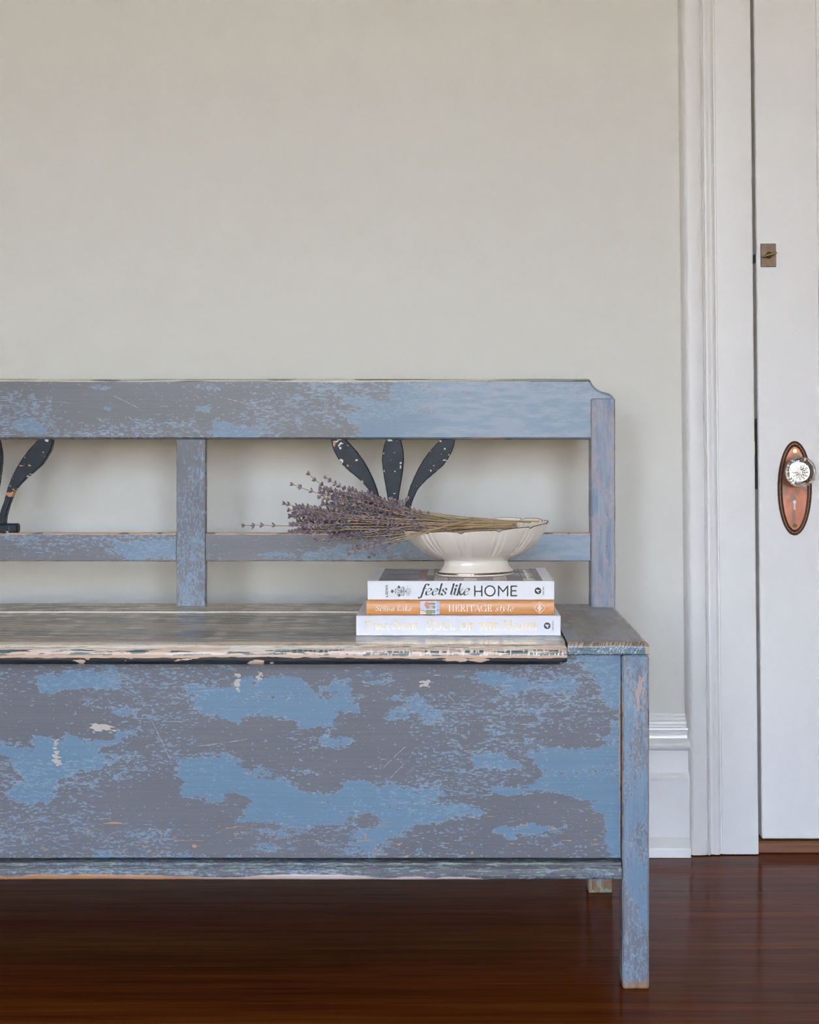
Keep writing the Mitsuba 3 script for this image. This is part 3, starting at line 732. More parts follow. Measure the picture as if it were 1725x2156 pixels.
# the black fans of three leaves
FC = 828.0
leaf_r = [(102, 924), (131, 924), (129, 936), (124.5, 950), (115, 967), (105.5, 980), (89, 994.5), (72, 1008.5), (60, 1021), (51.5, 1031), (46, 1043), (40.5, 1056), (35, 1074), (31.5, 1086.5), (29.5, 1103), (14, 1103),
          (18, 1085), (22, 1070), (27.5, 1056), (31, 1040), (36, 1024), (43, 1007), (52, 988), (64, 968), (77, 950), (88, 938), (97, 929)]
leaf_m = [(-14.5, 924), (15.5, 924), (19, 937), (22, 953), (22.5, 968), (20.5, 990), (17, 1015), (12.5, 1040), (9.5, 1065), (8, 1103), (-8, 1103), (-9.5, 1065), (-13, 1040), (-17.5, 1015), (-21.5, 990), (-23.5, 968), (-22, 950), (-18.5, 936)]


def bevel_slab(pts, y0, y1, ins=0.0014):
    poly = Polygon(pts).buffer(0.0015).buffer(-0.0015)
    d_ = np.array(poly.exterior.coords)[:-1]
    if Polygon(d_).exterior.is_ccw:
        d_ = d_[::-1]
    t = np.roll(d_, -1, 0) - np.roll(d_, 1, 0)
    n = np.stack([t[:, 1], -t[:, 0]], 1)
    n /= np.linalg.norm(n, axis=1, keepdims=True)
    if Polygon(d_ + n * 0.0005).area > Polygon(d_).area:
        n = -n
    return slab(d_, n, [(ins, y1), (0.0, y1 - ins), (0.0, y0 + ins), (ins, y0)])


for fc in (FC, 2 * at(0, 0, 1)[0] and (BXC * 2 * FOCAL / 2.675 + 2 * CX - FC)):
    for kind_, sx in ((leaf_r, -1), (leaf_m, 1), (leaf_r, 1)):
        pts = [at(fc + sx * a, b, 2.675) for a, b in kind_]
        obj('leaf_splat', P(bevel_slab(pts, 2.6745, 2.6885), 'bench_black', 35), bench)
    xa, xb = at(fc - 57, 0, 2.672)[0], at(fc + 57, 0, 2.672)[0]
    obj('splat_foot', P(worn(box(xa, xb, 2.669, 2.688, lz1_ - 0.0004, lz1_ + 0.0150, 0.0028), 0.0003, 40, 0.01, 4), 'bench_black', 35), bench)
# seat: hinged lid with a thick rounded front, a strip behind it and a board at each end
zc = 0.4522
R = 0.0125
arc = [(2.170 + R - R * math.cos(a), ZS - R + R * math.sin(a)) for a in np.linspace(0, math.pi / 2, 7)]
R2 = 0.006
arc2 = [(2.170 + R2 - R2 * math.sin(a), 0.4428 + R2 - R2 * math.cos(a)) for a in np.linspace(0, math.pi / 2, 5)]
lid_poly = Polygon([(2.5742, ZS)] + [(2.5742, zc), (2.2095, zc), (2.2095, 0.4428)] + arc2 + arc)
lid = prism_x(lid_poly, mir(0.1485), 0.1485)
lid = worn(lid, 0.0006, 16, 0.012, 12)
v = lid.vertices.copy()           # the lid's corner is rubbed round
for sx, xe in ((1, 0.1485), (-1, mir(0.1485))):
    q = np.clip((sx * (v[:, 0] - xe) + 0.014) / 0.014, 0, 1)
    fr_ = v[:, 1] < 2.21
    zmid = (ZS + 0.4428) / 2
    v[fr_, 2] = zmid + (v[fr_, 2] - zmid) * (1 - 0.30 * q[fr_] ** 2.5)
lid.vertices = v
obj('lid', P(lid, 'bench_seat', 40), bench, label='hinged seat lid with rounded worn front edge')
obj('back_strip', P(worn(box(mir(0.1485), 0.1485, 2.5768, 2.708, zc, ZS + 0.0016, 0.0012), 0.0002, 16, 0.02, 13), 'bench_seat', 40), bench)
Rc = 0.007
arcc = [(2.1995 + Rc - Rc * math.cos(a), ZS - Rc + Rc * math.sin(a)) for a in np.linspace(0, math.pi / 2, 6)]
cap = worn(prism_x(Polygon([(2.709, ZS), (2.709, zc), (2.2005, zc), (2.1995, zc + 0.001)] + arcc), 0.1515, 0.2618), 0.0007, 22, 0.012, 14)
v = cap.vertices.copy()
q = np.clip((v[:, 0] - 0.2618 + 0.008) / 0.008, 0, 1)
top_ = v[:, 2] > ZS - 0.006
v[top_, 2] -= 0.0035 * q[top_] ** 2
cap.vertices = v
for m in (cap, mirrored(cap)):
    obj('end_board', P(m, 'bench_cap', 40), bench)

# ------------------------------------------------------------------ lettering: pen strokes turned into outlines
def arc_(cx, cy, rx, ry, a0, a1, n=14):
    t = np.radians(np.linspace(a0, a1, n))
    return [(cx + rx * math.cos(a), cy + ry * math.sin(a)) for a in t]


def spl(pts, n=8):
    """A smooth curve through the points."""
    p = np.array([pts[0]] + list(pts) + [pts[-1]], float)
    out = []
    for i in range(1, len(p) - 2):
        for t in np.linspace(0, 1, n, endpoint=False):
            a, b, c, d = p[i - 1], p[i], p[i + 1], p[i + 2]
            out.append(tuple(0.5 * (2 * b + (c - a) * t + (2 * a - 5 * b + 4 * c - d) * t * t + (3 * b - a - 3 * c + d) * t ** 3)))
    return out + [tuple(p[-2])]


S_ = spl([(0.50, 0.80), (0.44, 0.95), (0.28, 1.0), (0.12, 0.92), (0.08, 0.75), (0.18, 0.60), (0.36, 0.48), (0.49, 0.36), (0.51, 0.20), (0.41, 0.05), (0.26, 0.0), (0.11, 0.06), (0.05, 0.22)])
tick = lambda x, y, h: [(x, y), (x, y + h)]
foot = lambda x, y, w=0.13: [(x - w, y), (x + w, y)]
# a glyph: (advance, [strokes]); a stroke: points, optionally a fixed weight ('t' thin, 'k' thick)
CAPS = {
    'H': (0.86, [[(0.16, 0), (0.16, 1)], [(0.68, 0), (0.68, 1)], [(0.16, 0.52), (0.68, 0.52)], foot(0.16, 0.01), foot(0.16, 0.99), foot(0.68, 0.01), foot(0.68, 0.99)]),
    'E': (0.66, [[(0.16, 0), (0.16, 1)], [(0.04, 0.99), (0.54, 0.99)], [(0.16, 0.52), (0.44, 0.52)], [(0.04, 0.01), (0.58, 0.01)], tick(0.54, 0.82, 0.17), tick(0.58, 0.01, 0.19), tick(0.44, 0.43, 0.18)]),
    'F': (0.62, [[(0.16, 0), (0.16, 1)], [(0.04, 0.99), (0.54, 0.99)], [(0.16, 0.52), (0.44, 0.52)], tick(0.54, 0.80, 0.19), tick(0.44, 0.43, 0.18), foot(0.16, 0.01)]),
    'R': (0.74, [[(0.16, 0), (0.16, 1)], [(0.04, 0.99), (0.32, 0.99)] + arc_(0.32, 0.745, 0.22, 0.245, 90, -90) + [(0.16, 0.50)], ([(0.34, 0.50), (0.66, 0.0)], 'k'), foot(0.16, 0.01), [(0.60, 0.01), (0.74, 0.01)]]),
    'I': (0.34, [[(0.17, 0), (0.17, 1)], foot(0.17, 0.01), foot(0.17, 0.99)]),
    'T': (0.70, [[(0.35, 0), (0.35, 1)], [(0.03, 0.99), (0.67, 0.99)], tick(0.03, 0.80, 0.19), tick(0.67, 0.80, 0.19), foot(0.35, 0.01)]),
    'A': (0.76, [([(0.06, 0), (0.37, 1)], 't'), ([(0.37, 1), (0.69, 0)], 'k'), [(0.15, 0.33), (0.58, 0.33)], foot(0.06, 0.01, 0.1), foot(0.68, 0.01, 0.12)]),
    'G': (0.86, [arc_(0.44, 0.5, 0.38, 0.50, 42, 318, 28), [(0.74, 0.02), (0.74, 0.42)], [(0.60, 0.42), (0.84, 0.42)], tick(0.72, 0.78, 0.2)]),
    'S': (0.60, [(S_, 's'), tick(0.50, 0.78, 0.2), tick(0.06, 0.03, 0.2)]),
    'O': (0.92, [arc_(0.46, 0.5, 0.38, 0.50, 0, 360, 36)]),
    'U': (0.82, [([(0.15, 1), (0.15, 0.32)] + arc_(0.42, 0.32, 0.27, 0.32, 180, 300, 12), 'v'), (arc_(0.42, 0.32, 0.25, 0.32, 300, 360, 8) + [(0.67, 1)], 't'), foot(0.15, 0.99), foot(0.67, 0.99, 0.1)]),
    'L': (0.64, [[(0.16, 0), (0.16, 1)], [(0.04, 0.01), (0.58, 0.01)], tick(0.58, 0.01, 0.2), foot(0.16, 0.99)]),
    'M': (1.02, [([(0.13, 0), (0.16, 1)], 't'), ([(0.16, 1), (0.50, 0.04)], 'k'), ([(0.50, 0.04), (0.84, 1)], 't'), [(0.85, 0), (0.85, 1)], foot(0.13, 0.01, 0.1), foot(0.85, 0.01), [(0.04, 0.99), (0.18, 0.99)], [(0.84, 0.99), (0.97, 0.99)]]),
    'W': (1.06, [([(0.08, 1), (0.32, 0.02)], 'k'), ([(0.32, 0.02), (0.54, 0.92)], 't'), ([(0.50, 1), (0.74, 0.02)], 'k'), ([(0.74, 0.02), (0.98, 1)], 't'), foot(0.08, 0.99, 0.1), foot(0.98, 0.99, 0.08)]),
    ' ': (0.34, []),
}
X = 0.60
ex = lambda x: [(x, 0.12)] + arc_(x + 0.09, 0.12, 0.09, 0.11, 180, 320, 8)
LOW = {
    'f': (0.36, [([(0.46, 0.93)] + arc_(0.33, 0.88, 0.12, 0.12, 40, 175, 10) + [(0.19, 0.70), (0.15, -0.02)] + arc_(0.04, -0.10, 0.11, 0.16, 10, -120, 10), 'v'), [(0.02, 0.585), (0.40, 0.585)], ([(0.45, 0.91), (0.47, 0.93)], 'k'), ([(-0.03, -0.24), (-0.04, -0.22)], 'k')]),
    'e': (0.50, [(spl([(0.08, 0.27), (0.24, 0.30), (0.39, 0.38), (0.42, 0.50), (0.34, 0.59), (0.22, 0.58), (0.10, 0.44), (0.07, 0.24), (0.12, 0.06), (0.24, 0.0), (0.36, 0.05), (0.45, 0.15)]), 's')]),
    'l': (0.25, [[(0.10, 1.0), (0.10, 0.12)], (ex(0.10), 't'), [(0.02, 0.97), (0.10, 0.99)]]),
    's': (0.40, [([(x * 0.66 + 0.02, y * X) for x, y in S_], 's')]),
    'i': (0.26, [[(0.10, X), (0.10, 0.12)], (ex(0.10), 't'), [(0.01, 0.55), (0.10, X)], ([(0.10, 0.84), (0.101, 0.841)], 'd')]),
    'k': (0.50, [[(0.10, 1.0), (0.10, 0.0)], (spl([(0.10, 0.28), (0.24, 0.54), (0.36, 0.60), (0.41, 0.52), (0.34, 0.38), (0.17, 0.32)]), 't'), ([(0.20, 0.32), (0.33, 0.04), (0.40, 0.01), (0.49, 0.11)], 'v'), [(0.02, 0.97), (0.10, 0.99)]]),
    'n': (0.54, [[(0.10, X), (0.10, 0.0)], ([(0.10, 0.30)] + spl([(0.12, 0.38), (0.24, 0.57), (0.36, 0.59), (0.40, 0.48)]), 't'), [(0.40, 0.50), (0.40, 0.12)], (ex(0.40), 't'), [(0.01, 0.55), (0.10, X)]]),
    'a': (0.54, [(spl([(0.40, 0.50), (0.32, 0.59), (0.22, 0.58), (0.10, 0.42), (0.07, 0.20), (0.13, 0.03), (0.22, 0.02), (0.32, 0.14), (0.40, 0.34)]), 's'), [(0.41, X), (0.41, 0.12)], (ex(0.41), 't')]),
    't': (0.34, [[(0.14, 0.82), (0.14, 0.12)], (ex(0.14), 't'), [(0.03, 0.585), (0.32, 0.585)]]),
    'y': (0.50, [([(0.08, X), (0.12, 0.25), (0.18, 0.06)], 'v'), (spl([(0.46, X), (0.40, 0.38), (0.22, 0.04), (0.06, -0.22), (-0.04, -0.24)]), 't'), [(0.0, 0.55), (0.08, X)], ([(-0.05, -0.22), (-0.04, -0.24)], 'k')]),
    'S': (0.58, [(S_, 's')]),
    'L': (0.58, [[(0.14, 0), (0.14, 1)], [(0.03, 0.01), (0.52, 0.01)], tick(0.52, 0.01, 0.17), foot(0.14, 0.99, 0.11)]),
    ' ': (0.28, []),
}
MONO = {
    'H': (0.92, [[(0.10, 0), (0.10, 1)], [(0.80, 0), (0.80, 1)], [(0.10, 0.46), (0.80, 0.46)]]),
    'O': (1.22, [arc_(0.58, 0.5, 0.50, 0.52, 0, 360, 40)]),
    'M': (1.14, [[(0.10, 0), (0.10, 1), (0.55, 0.42), (1.0, 1), (1.0, 0)]]),
    'E': (0.72, [[(0.64, 1), (0.10, 1), (0.10, 0), (0.64, 0)], [(0.10, 0.52), (0.56, 0.52)]]),
}


def glyph_shape(g, thick, thin):
    parts = []
    for st in g[1]:
        pts, mode = (st if isinstance(st, tuple) and isinstance(st[-1], str) else (st, 'n'))
        if mode == 'd':
            parts.append(Point(pts[0]).buffer(thick * 0.72, 10))
            continue
        for a, b in zip(pts[:-1], pts[1:]):
            dx, dy = b[0] - a[0], b[1] - a[1]
            L = math.hypot(dx, dy) or 1e-9
            up = abs(dy) / L
            if mode == 's':
                up = 1 - min(1, abs(dx * 0.75 + dy * 0.66) / L) if dx * dy > 0 else up * 0.9 + 0.25 * abs(dx) / L
            w = {'t': thin, 'k': thick}.get(mode, thin + (thick - thin) * min(1, up) ** 1.6)
            parts.append(LineString([a, b]).buffer(w / 2, 4))
    return unary_union(parts) if parts else None


def write_(text, font, thick=0.15, thin=0.045, slant=0.0, gap=0.0, small=None):
    """The outline of a line of text, capitals 1 high, starting at the origin. small: scale of the small capitals that stand for lower case."""
    x, out = 0.0, []
    for ch in text:
        k = 1.0
        if small and ch.islower():
            ch, k = ch.upper(), small
        g = font[ch]
        sh = glyph_shape(g, thick / k * (1.0 if k == 1 else 0.9), thin / k)
        if sh is not None:
            out.append(affinity.translate(affinity.scale(sh, k, k, origin=(0, 0)), x, 0))
        x += g[0] * k + gap
    u = unary_union(out)
    return affinity.affine_transform(u, [1, slant, 0, 1, 0, 0])


def fitted(shape, x0, x1, z0, h):
    """Scales the writing to run from x0 to x1 with its capitals h high above the base line z0."""
    a, _, b, _ = shape.bounds
    sx = (x1 - x0) / (b - a)
    return affinity.affine_transform(shape, [sx, 0, 0, h, x0 - a * sx, z0])


def printed(shape, y, t=0.00025):
    shape = shape.simplify(0.00003)
    gs = [g for g in getattr(shape, 'geoms', [shape]) if g.area > 1e-9]
    return cat_([prism_y(g, y - t, y + 0.0001) for g in gs])


def inter(text, x0, x1, z0, h, bold=False, upright=False):
    """Plain small capitals as a flat shape; upright=True turns them to run upwards."""
    m = meshkit.text_mesh(text, 0.7, 0.1, bold)
    tri = m.triangles[(m.face_normals[:, 2] > 0.9)][:, :, :2]
    s = unary_union([Polygon(t).buffer(1e-4) for t in tri if Polygon(t).area > 1e-9])
    if upright:
        s = affinity.rotate(s, 90, origin=(0, 0))
    a, c, b, d = s.bounds
    return affinity.affine_transform(s, [(x1 - x0) / (b - a), 0, 0, h / (d - c), x0 - a * (x1 - x0) / (b - a), z0 - c * h / (d - c)])


# ------------------------------------------------------------------ three books lying on the lid
scene['ink_black'] = principled((0.012, 0.012, 0.014), 0.4, spec=0.3)
scene['ink_plum'] = principled((0.035, 0.03, 0.055), 0.4, spec=0.3)
scene['ink_red'] = principled((0.30, 0.04, 0.05), 0.4, spec=0.3)
scene['ink_white'] = principled((0.80, 0.78, 0.76), 0.4, spec=0.3)
scene['ink_cream'] = principled((0.74, 0.68, 0.62), 0.4, spec=0.3)
scene['gold_foil'] = principled((0.60, 0.48, 0.26), 0.2, 0.7)
scene['paper_white'] = principled((0.64, 0.655, 0.66), 0.36, spec=0.3)
scene['paper_lilac'] = principled((0.63, 0.63, 0.665), 0.42, spec=0.25)
scene['paper_orange'] = principled((0.56, 0.255, 0.085), 0.36, spec=0.45)
scene['page_edges'] = {'type': 'twosided', 'b': {'type': 'principled', 'base_color': proc(lambda p, n, uv: mix((0.62, 0.59, 0.52), (0.78, 0.76, 0.70), noise(p.x * 6, p.y * 6, p.z * 2600))), 'roughness': 0.8}}


def book(label, x0, x1, y0, depth, z0, t, mat, board=0.0028, round_=0.0):
    """A hardback lying flat with its spine to the front: case (two boards and a spine) round a block of pages."""
    k = thing('book', label, 'book', 'books stacked on the bench')
    c = 0.0007
    if round_ > 0:
        a = np.linspace(-math.pi / 2, math.pi / 2, 11)
        sp = [(y0 + round_ * (1 - math.cos(q)), z0 + t / 2 + (t / 2) * math.sin(q)) for q in a]
        spine = Polygon([(y0 + 0.012, z0)] + sp + [(y0 + 0.012, z0 + t)] + [(y0 + 0.012, z0 + t - board)] + [(y + board * 0.8, z0 + t / 2 + (z - z0 - t / 2) * (1 - 2 * board / t)) for y, z in sp[::-1]] + [(y0 + 0.012, z0 + board)])
        sm = prism_x(spine.buffer(0), x0 + 0.0004, x1 - 0.0004)
    else:
        sm = box(x0, x1, y0, y0 + board, z0, z0 + t, c)
    obj('spine', P(sm, mat, 40), k)
    yb = y0 + (0.0121 if round_ > 0 else board - 0.0002)
    for zz in (z0, z0 + t - board):
        obj('cover_board', P(box(x0, x1, yb, y0 + depth, zz, zz + board, c), mat, False), k)
    obj('page_block', P(box(x0 + 0.004, x1 - 0.004, y0 + max(board, round_ + board), y0 + depth - 0.004, z0 + board, z0 + t - board), 'page_edges', False), k)
    return k


Z1 = ZS + 0.0004
B1 = dict(x0=at(750, 0, 2.272)[0], x1=at(1181, 0, 2.272)[0], y0=2.272, t=0.0278)
b1 = book('thick white book with gold foil lettering, bottom of the stack on the bench lid', B1['x0'], B1['x1'], 2.272, 0.238, Z1, B1['t'], 'paper_lilac')
Z2 = Z1 + B1['t'] + 0.0002
b2 = book('thin orange book with a small photo on its spine, middle of the stack', at(771, 0, 2.281)[0], at(1167.5, 0, 2.281)[0], 2.281, 0.205, Z2, 0.0202, 'paper_orange', round_=0.0035)
Z3 = Z2 + 0.0202 + 0.0004
b3x0, b3x1 = at(774, 0, 2.287)[0], at(1167.5, 0, 2.287)[0]
b3 = book('white book with black lettering on its spine, top of the stack under the bowl', b3x0, b3x1, 2.287, 0.236, Z3, 0.0264, 'paper_white')
ZB = Z3 + 0.0264


def ax(px, d):
    return at(px, 0, d)[0]


def az(py, d):
    return at(0, py, d)[1]


# bottom spine: gold small capitals
d1 = 2.2719
t1 = fitted(write_('Tara Shaw', CAPS, 0.13, 0.035, gap=0.05, small=0.76), ax(768, d1), ax(881, d1), az(1324.5, d1), az(1308, d1) - az(1324.5, d1))
t2 = fitted(write_('Soul of the Home', CAPS, 0.13, 0.035, gap=0.06, small=0.74), ax(898, d1), ax(1130, d1), az(1325.5, d1), az(1306, d1) - az(1325.5, d1))
obj('author_lettering', P(printed(t1, d1), 'gold_foil', False), b1, label='gold foil author lettering')
obj('title_lettering', P(printed(t2, d1), 'gold_foil', False), b1, label='gold foil title lettering')


def emblem(parent, cx, cz, r, d, disc, inks, wx0, wx1, wz0, wz1):
    """A round emblem with a slanting letter, and small capitals running upwards beside it."""
    k = obj('emblem', P(printed(affinity.translate(Point(0, 0).buffer(r, 32), cx, cz), d), disc, False), parent, label='round dark publisher emblem')
    A = affinity.translate(LineString([(-0.42, -0.50), (0.0, 0.55), (0.42, -0.50)]).buffer(0.11, cap_style=2, join_style=2).union(LineString([(-0.26, -0.16), (0.26, -0.16)]).buffer(0.075, cap_style=2)), 0, 0)
    A = affinity.translate(affinity.scale(affinity.rotate(A, 62, origin=(0, 0)), r * 0.95, r * 0.95, origin=(0, 0)), cx, cz)
    obj('letter', P(printed(A, d - 0.0002), inks, False), k)
    obj('imprint_lettering', P(printed(inter('ABRAMS', wx0, wx1, wz0, wz1 - wz0, upright=True), d), disc, False), parent)


emblem(b1, ax(1152.5, d1), az(1317.5, d1), 0.0047, d1, 'ink_plum', 'ink_white', ax(1163, d1), ax(1166.2, d1), az(1327.5, d1), az(1308, d1))
# middle spine
d2 = 2.2809
t = fitted(write_('Selina Lake', LOW, 0.12, 0.05, 0.22, gap=0.09), ax(791, d2), ax(867, d2), az(1286, d2), az(1275, d2) - az(1286, d2))
obj('author_lettering', P(printed(t, d2 + 0.0002, 0.0006), 'ink_cream', False), b2, label='white italic author lettering')
t = fitted(write_('HERITAGE', CAPS, 0.13, 0.045, gap=0.08), ax(944.5, d2), ax(1036, d2), az(1287, d2), az(1274, d2) - az(1287, d2))
t = t.union(fitted(write_('style', LOW, 0.12, 0.05, 0.22, gap=0.12), ax(1043.5, d2), ax(1082, d2), az(1287, d2), az(1274, d2) - az(1287, d2)))
obj('title_lettering', P(printed(t, d2 + 0.0002, 0.0006), 'ink_cream', False), b2, label='white title lettering')
lcx_, lcz_ = ax(1136.5, d2), az(1280.3, d2)
dia = affinity.scale(Polygon([(0, 1), (1, 0), (0, -1), (-1, 0)]), 0.0077, 0.0077, origin=(0, 0))
dia = Polygon(np.array(dia.exterior.coords)).buffer(0.0006)
logo = dia.difference(dia.buffer(-0.00045))
inner = Polygon([(0, 1), (1, 0), (0, -1), (-1, 0)])
logo = logo.union(affinity.scale(inner, 0.0034, 0.0034, origin=(0, 0)).difference(Point(0, -0.0001).buffer(0.00155, 12).difference(Point(0, -0.0001).buffer(0.0008, 12))))
for s in (-1, 1):
    logo = logo.union(affinity.translate(LineString(arc_(0, 0, 0.0014, 0.0008, 200 if s > 0 else 20, 340 if s > 0 else 160, 8)).buffer(0.00032), 0, s * 0.0043)).union(affinity.translate(LineString([(-0.0011, 0), (0.0011, 0)]).buffer(0.0003), 0, s * 0.0053))
obj('publisher_logo', P(printed(affinity.translate(logo, lcx_, lcz_), d2 + 0.0003, 0.0007), 'ink_white', False), b2, label='white diamond shaped logo')


def snapshot(p, n, uv):
    """The little printed photograph: a cupboard with dishes, a blue door, a green plant, a chair back."""
    u, v = (p.x - ax(885, d2)) / (ax(926, d2) - ax(885, d2)), (p.z - az(1294.5, d2)) / (az(1267.5, d2) - az(1294.5, d2))
    c = mi.Color3f(0.55, 0.50, 0.55)
    inside = lambda a, b, c_, d_: (u > a) & (u < b) & (v > c_) & (v < d_)
    c = dr.select(inside(0.30, 0.80, 0.12, 0.95), mi.Color3f(0.22, 0.20, 0.20), c)
    c = dr.select(inside(0.30, 0.80, 0.40, 0.48), mi.Color3f(0.62, 0.60, 0.56), c)
    c = dr.select(inside(0.30, 0.80, 0.72, 0.78), mi.Color3f(0.58, 0.50, 0.44), c)
    c = dr.select(dr.square((u - 0.34) / 0.12) + dr.square((v - 0.80) / 0.22) < 1, mi.Color3f(0.45, 0.22, 0.14), c)
    c = dr.select(dr.square((u - 0.54) / 0.10) + dr.square((v - 0.58) / 0.12) < 1, mi.Color3f(0.55, 0.36, 0.28), c)
    c = dr.select(u > 0.80, mi.Color3f(0.33, 0.43, 0.62), c)
    c = dr.select((u > 0.80) & (dr.abs(v - 0.38) < 0.03), mi.Color3f(0.16, 0.22, 0.36), c)
    c = dr.select(dr.abs(u - 0.81) < 0.02, mi.Color3f(0.62, 0.66, 0.74), c)
    c = dr.select((dr.square((u - 0.08) / 0.26) + dr.square((v - 0.10) / 0.24) < 1), mi.Color3f(0.60, 0.48, 0.42), c)
    c = dr.select(dr.abs(dr.square((u - 0.08) / 0.26) + dr.square((v - 0.10) / 0.24) - 1) < 0.12, mi.Color3f(0.06, 0.05, 0.05), c)
    plant = noise(u * 18, v * 14, 3.0) + 0.6 * (1 - dr.square((u - 0.48) / 0.22) - dr.square((v - 0.1) / 0.26))
    return dr.select(plant > 0.72, mix((0.10, 0.17, 0.04), (0.28, 0.36, 0.14), noise(u * 30, v * 30, 9.0)), c)


scene['snapshot_print'] = principled(proc(snapshot), 0.36, spec=0.4)
obj('spine_photo', P(box(ax(885, d2), ax(926, d2), d2 - 0.0004, d2 + 0.0022, Z2 + 0.0009, Z2 + 0.0193), 'snapshot_print', False), b2, label='small printed photo of a cupboard, a plant and a blue door')
# top spine
d3 = 2.2869
t = fitted(write_('feels like', LOW, 0.145, 0.04, 0.27, gap=0.02), ax(880, d3), ax(990, d3), az(1253, d3), az(1229.5, d3) - az(1253, d3))
obj('title_lettering', P(printed(t, d3), 'ink_black', False), b3, label='black italic title lettering')
t = fitted(write_('HOME', MONO, 0.14, 0.14, gap=0.12), ax(998.5, d3), ax(1089.5, d3), az(1254.3, d3), az(1234.2, d3) - az(1254.3, d3))
obj('title_lettering', P(printed(t, d3), 'ink_black', False), b3, label='black capital title lettering')
obj('author_lettering', P(printed(inter('LIESS', ax(811.8, d3), ax(817, d3), az(1257, d3), az(1231.5, d3) - az(1257, d3), True, True), d3), 'ink_black', False), b3, label='black author lettering running upwards')
emblem(b3, ax(1133, d3), az(1244, d3), 0.0047, d3, 'ink_black', 'ink_white', ax(1142.8, d3), ax(1146, d3), az(1253, d3), az(1235, d3))
# the flower ornament: a stem lying on its side, blossoms to the left, leaves, roots to the right
o = []
mm = 0.001
o.append(LineString([(-19 * mm, 0), (10 * mm, 0)]).buffer(0.22 * mm))
for px_, pz_, r in ((-20, 0, 2.7), (-6.2, 6.9, 2.5), (-5.6, -6.4, 2.6)):
    o.append(unary_union([Point(px_ * mm + r * mm * 0.62 * math.cos(a), pz_ * mm + r * mm * 0.62 * math.sin(a)).buffer(r * mm * 0.40) for a in np.linspace(0, 2 * math.pi, 8)]).union(Point(px_ * mm, pz_ * mm).buffer(r * mm * 0.5)).difference(Point(px_ * mm, pz_ * mm).buffer(0.42 * mm)))
for px_, pz_ in ((-13.2, 2.8), (-13.6, -2.0)):
    o.append(Polygon([(px_ * mm - 0.9 * mm, pz_ * mm), (px_ * mm + 0.9 * mm, pz_ * mm + 1.1 * mm), (px_ * mm + 0.9 * mm, pz_ * mm - 1.1 * mm)]).buffer(0.3 * mm))
for s in (-1, 1):
    o.append(LineString([(0, 0), (-3 * mm, s * 1.5 * mm), (-9 * mm, s * 2.2 * mm), (-10 * mm, s * 6 * mm)]).buffer(0.42 * mm))
    o.append(LineString([(2 * mm, 0), (-2 * mm, s * 2.4 * mm), (-4 * mm, s * 5 * mm)]).buffer(0.24 * mm))
    for cx0, w in ((-1, 0.45), (2.4, 0.6), (4.6, 0.4)):
        o.append(LineString(spl([(cx0 * mm, 0), ((cx0 + 0.9) * mm, s * 3 * mm), ((cx0 - 0.6) * mm, s * 7.2 * mm)])).buffer(w * mm))
    for j, (ex_, ez_) in enumerate(((12, 9.5), (15, 6.8), (17.5, 4.6), (17.8, 1.6))):
        o.append(LineString(spl([(6 * mm, 0), (9.5 * mm, s * ez_ * 0.35 * mm), (ex_ * mm, s * ez_ * mm)])).buffer(0.17 * mm))
        o.append(LineString([(ex_ * 0.82 * mm, s * ez_ * 0.62 * mm), ((ex_ + 1.6) * mm, s * (ez_ - 2.6) * mm)]).buffer(0.13 * mm))
orn = affinity.translate(affinity.scale(unary_union(o), 0.68, 0.86, origin=(0, 0)), ax(846.5, d3), az(1245, d3))
obj('flower_ornament', P(printed(orn, d3), 'ink_black', False), b3, label='black flower with roots lying on its side')
# the photograph printed on the top cover
cu0, cu1, cv0, cv1 = ax(797, d3), ax(1144, d3), 2.2905, 2.505


def cover_print(p, n, uv):
    """A room photograph: grey drapery on the left, framed pictures and warm brown woodwork on the right."""
    u, v = (p.x - cu0) / (cu1 - cu0), (p.y - cv0) / (cv1 - cv0)
    c = mix((0.20, 0.195, 0.19), (0.27, 0.27, 0.275), fbm(u * 8, v * 3, 2.0, 3))
    c = dr.select((u < 0.24) & (dr.abs(v - 0.48 - 0.08 * u) < 0.012), mi.Color3f(0.08, 0.055, 0.05), c)
    c = dr.select((u < 0.24) & (dr.abs(v - 0.92 + 0.5 * u) < 0.03), mi.Color3f(0.20, 0.11, 0.09), c)
    c = dr.select((u < 0.24) & (dr.abs(v - 0.10 - 0.12 * u) < 0.014), mi.Color3f(0.14, 0.09, 0.075), c)
    gu, gv = dr.floor(u * 11 + 0.37), dr.floor(v * 4.6 + 0.2 * cell_rand(gu_ := dr.floor(u * 4), 3, 1))
    r = cell_rand(gu, gv, 5)
    pane = dr.select(r < 0.35, mi.Color3f(0.36, 0.335, 0.30), dr.select(r < 0.6, mi.Color3f(0.22, 0.15, 0.115), dr.select(r < 0.8, mi.Color3f(0.30, 0.27, 0.25), mi.Color3f(0.14, 0.12, 0.115))))
    fu, fv = u * 11 + 0.37 - gu, v * 4.6 - dr.floor(v * 4.6)
    pane = dr.select((fu < 0.06) | (fv < 0.07), mi.Color3f(0.10, 0.08, 0.07), pane)
    c = dr.select(u > 0.29, pane, c)
    c = dr.select((u > 0.24) & (u <= 0.29), mix((0.25, 0.11, 0.06), (0.24, 0.23, 0.25), smoothstep(0.35, 0.5, dr.abs(v - 0.5) + 0.1 * noise(v * 9, 1.0))), c)
    return dr.select(u > 0.955, mi.Color3f(0.145, 0.125, 0.11), c)


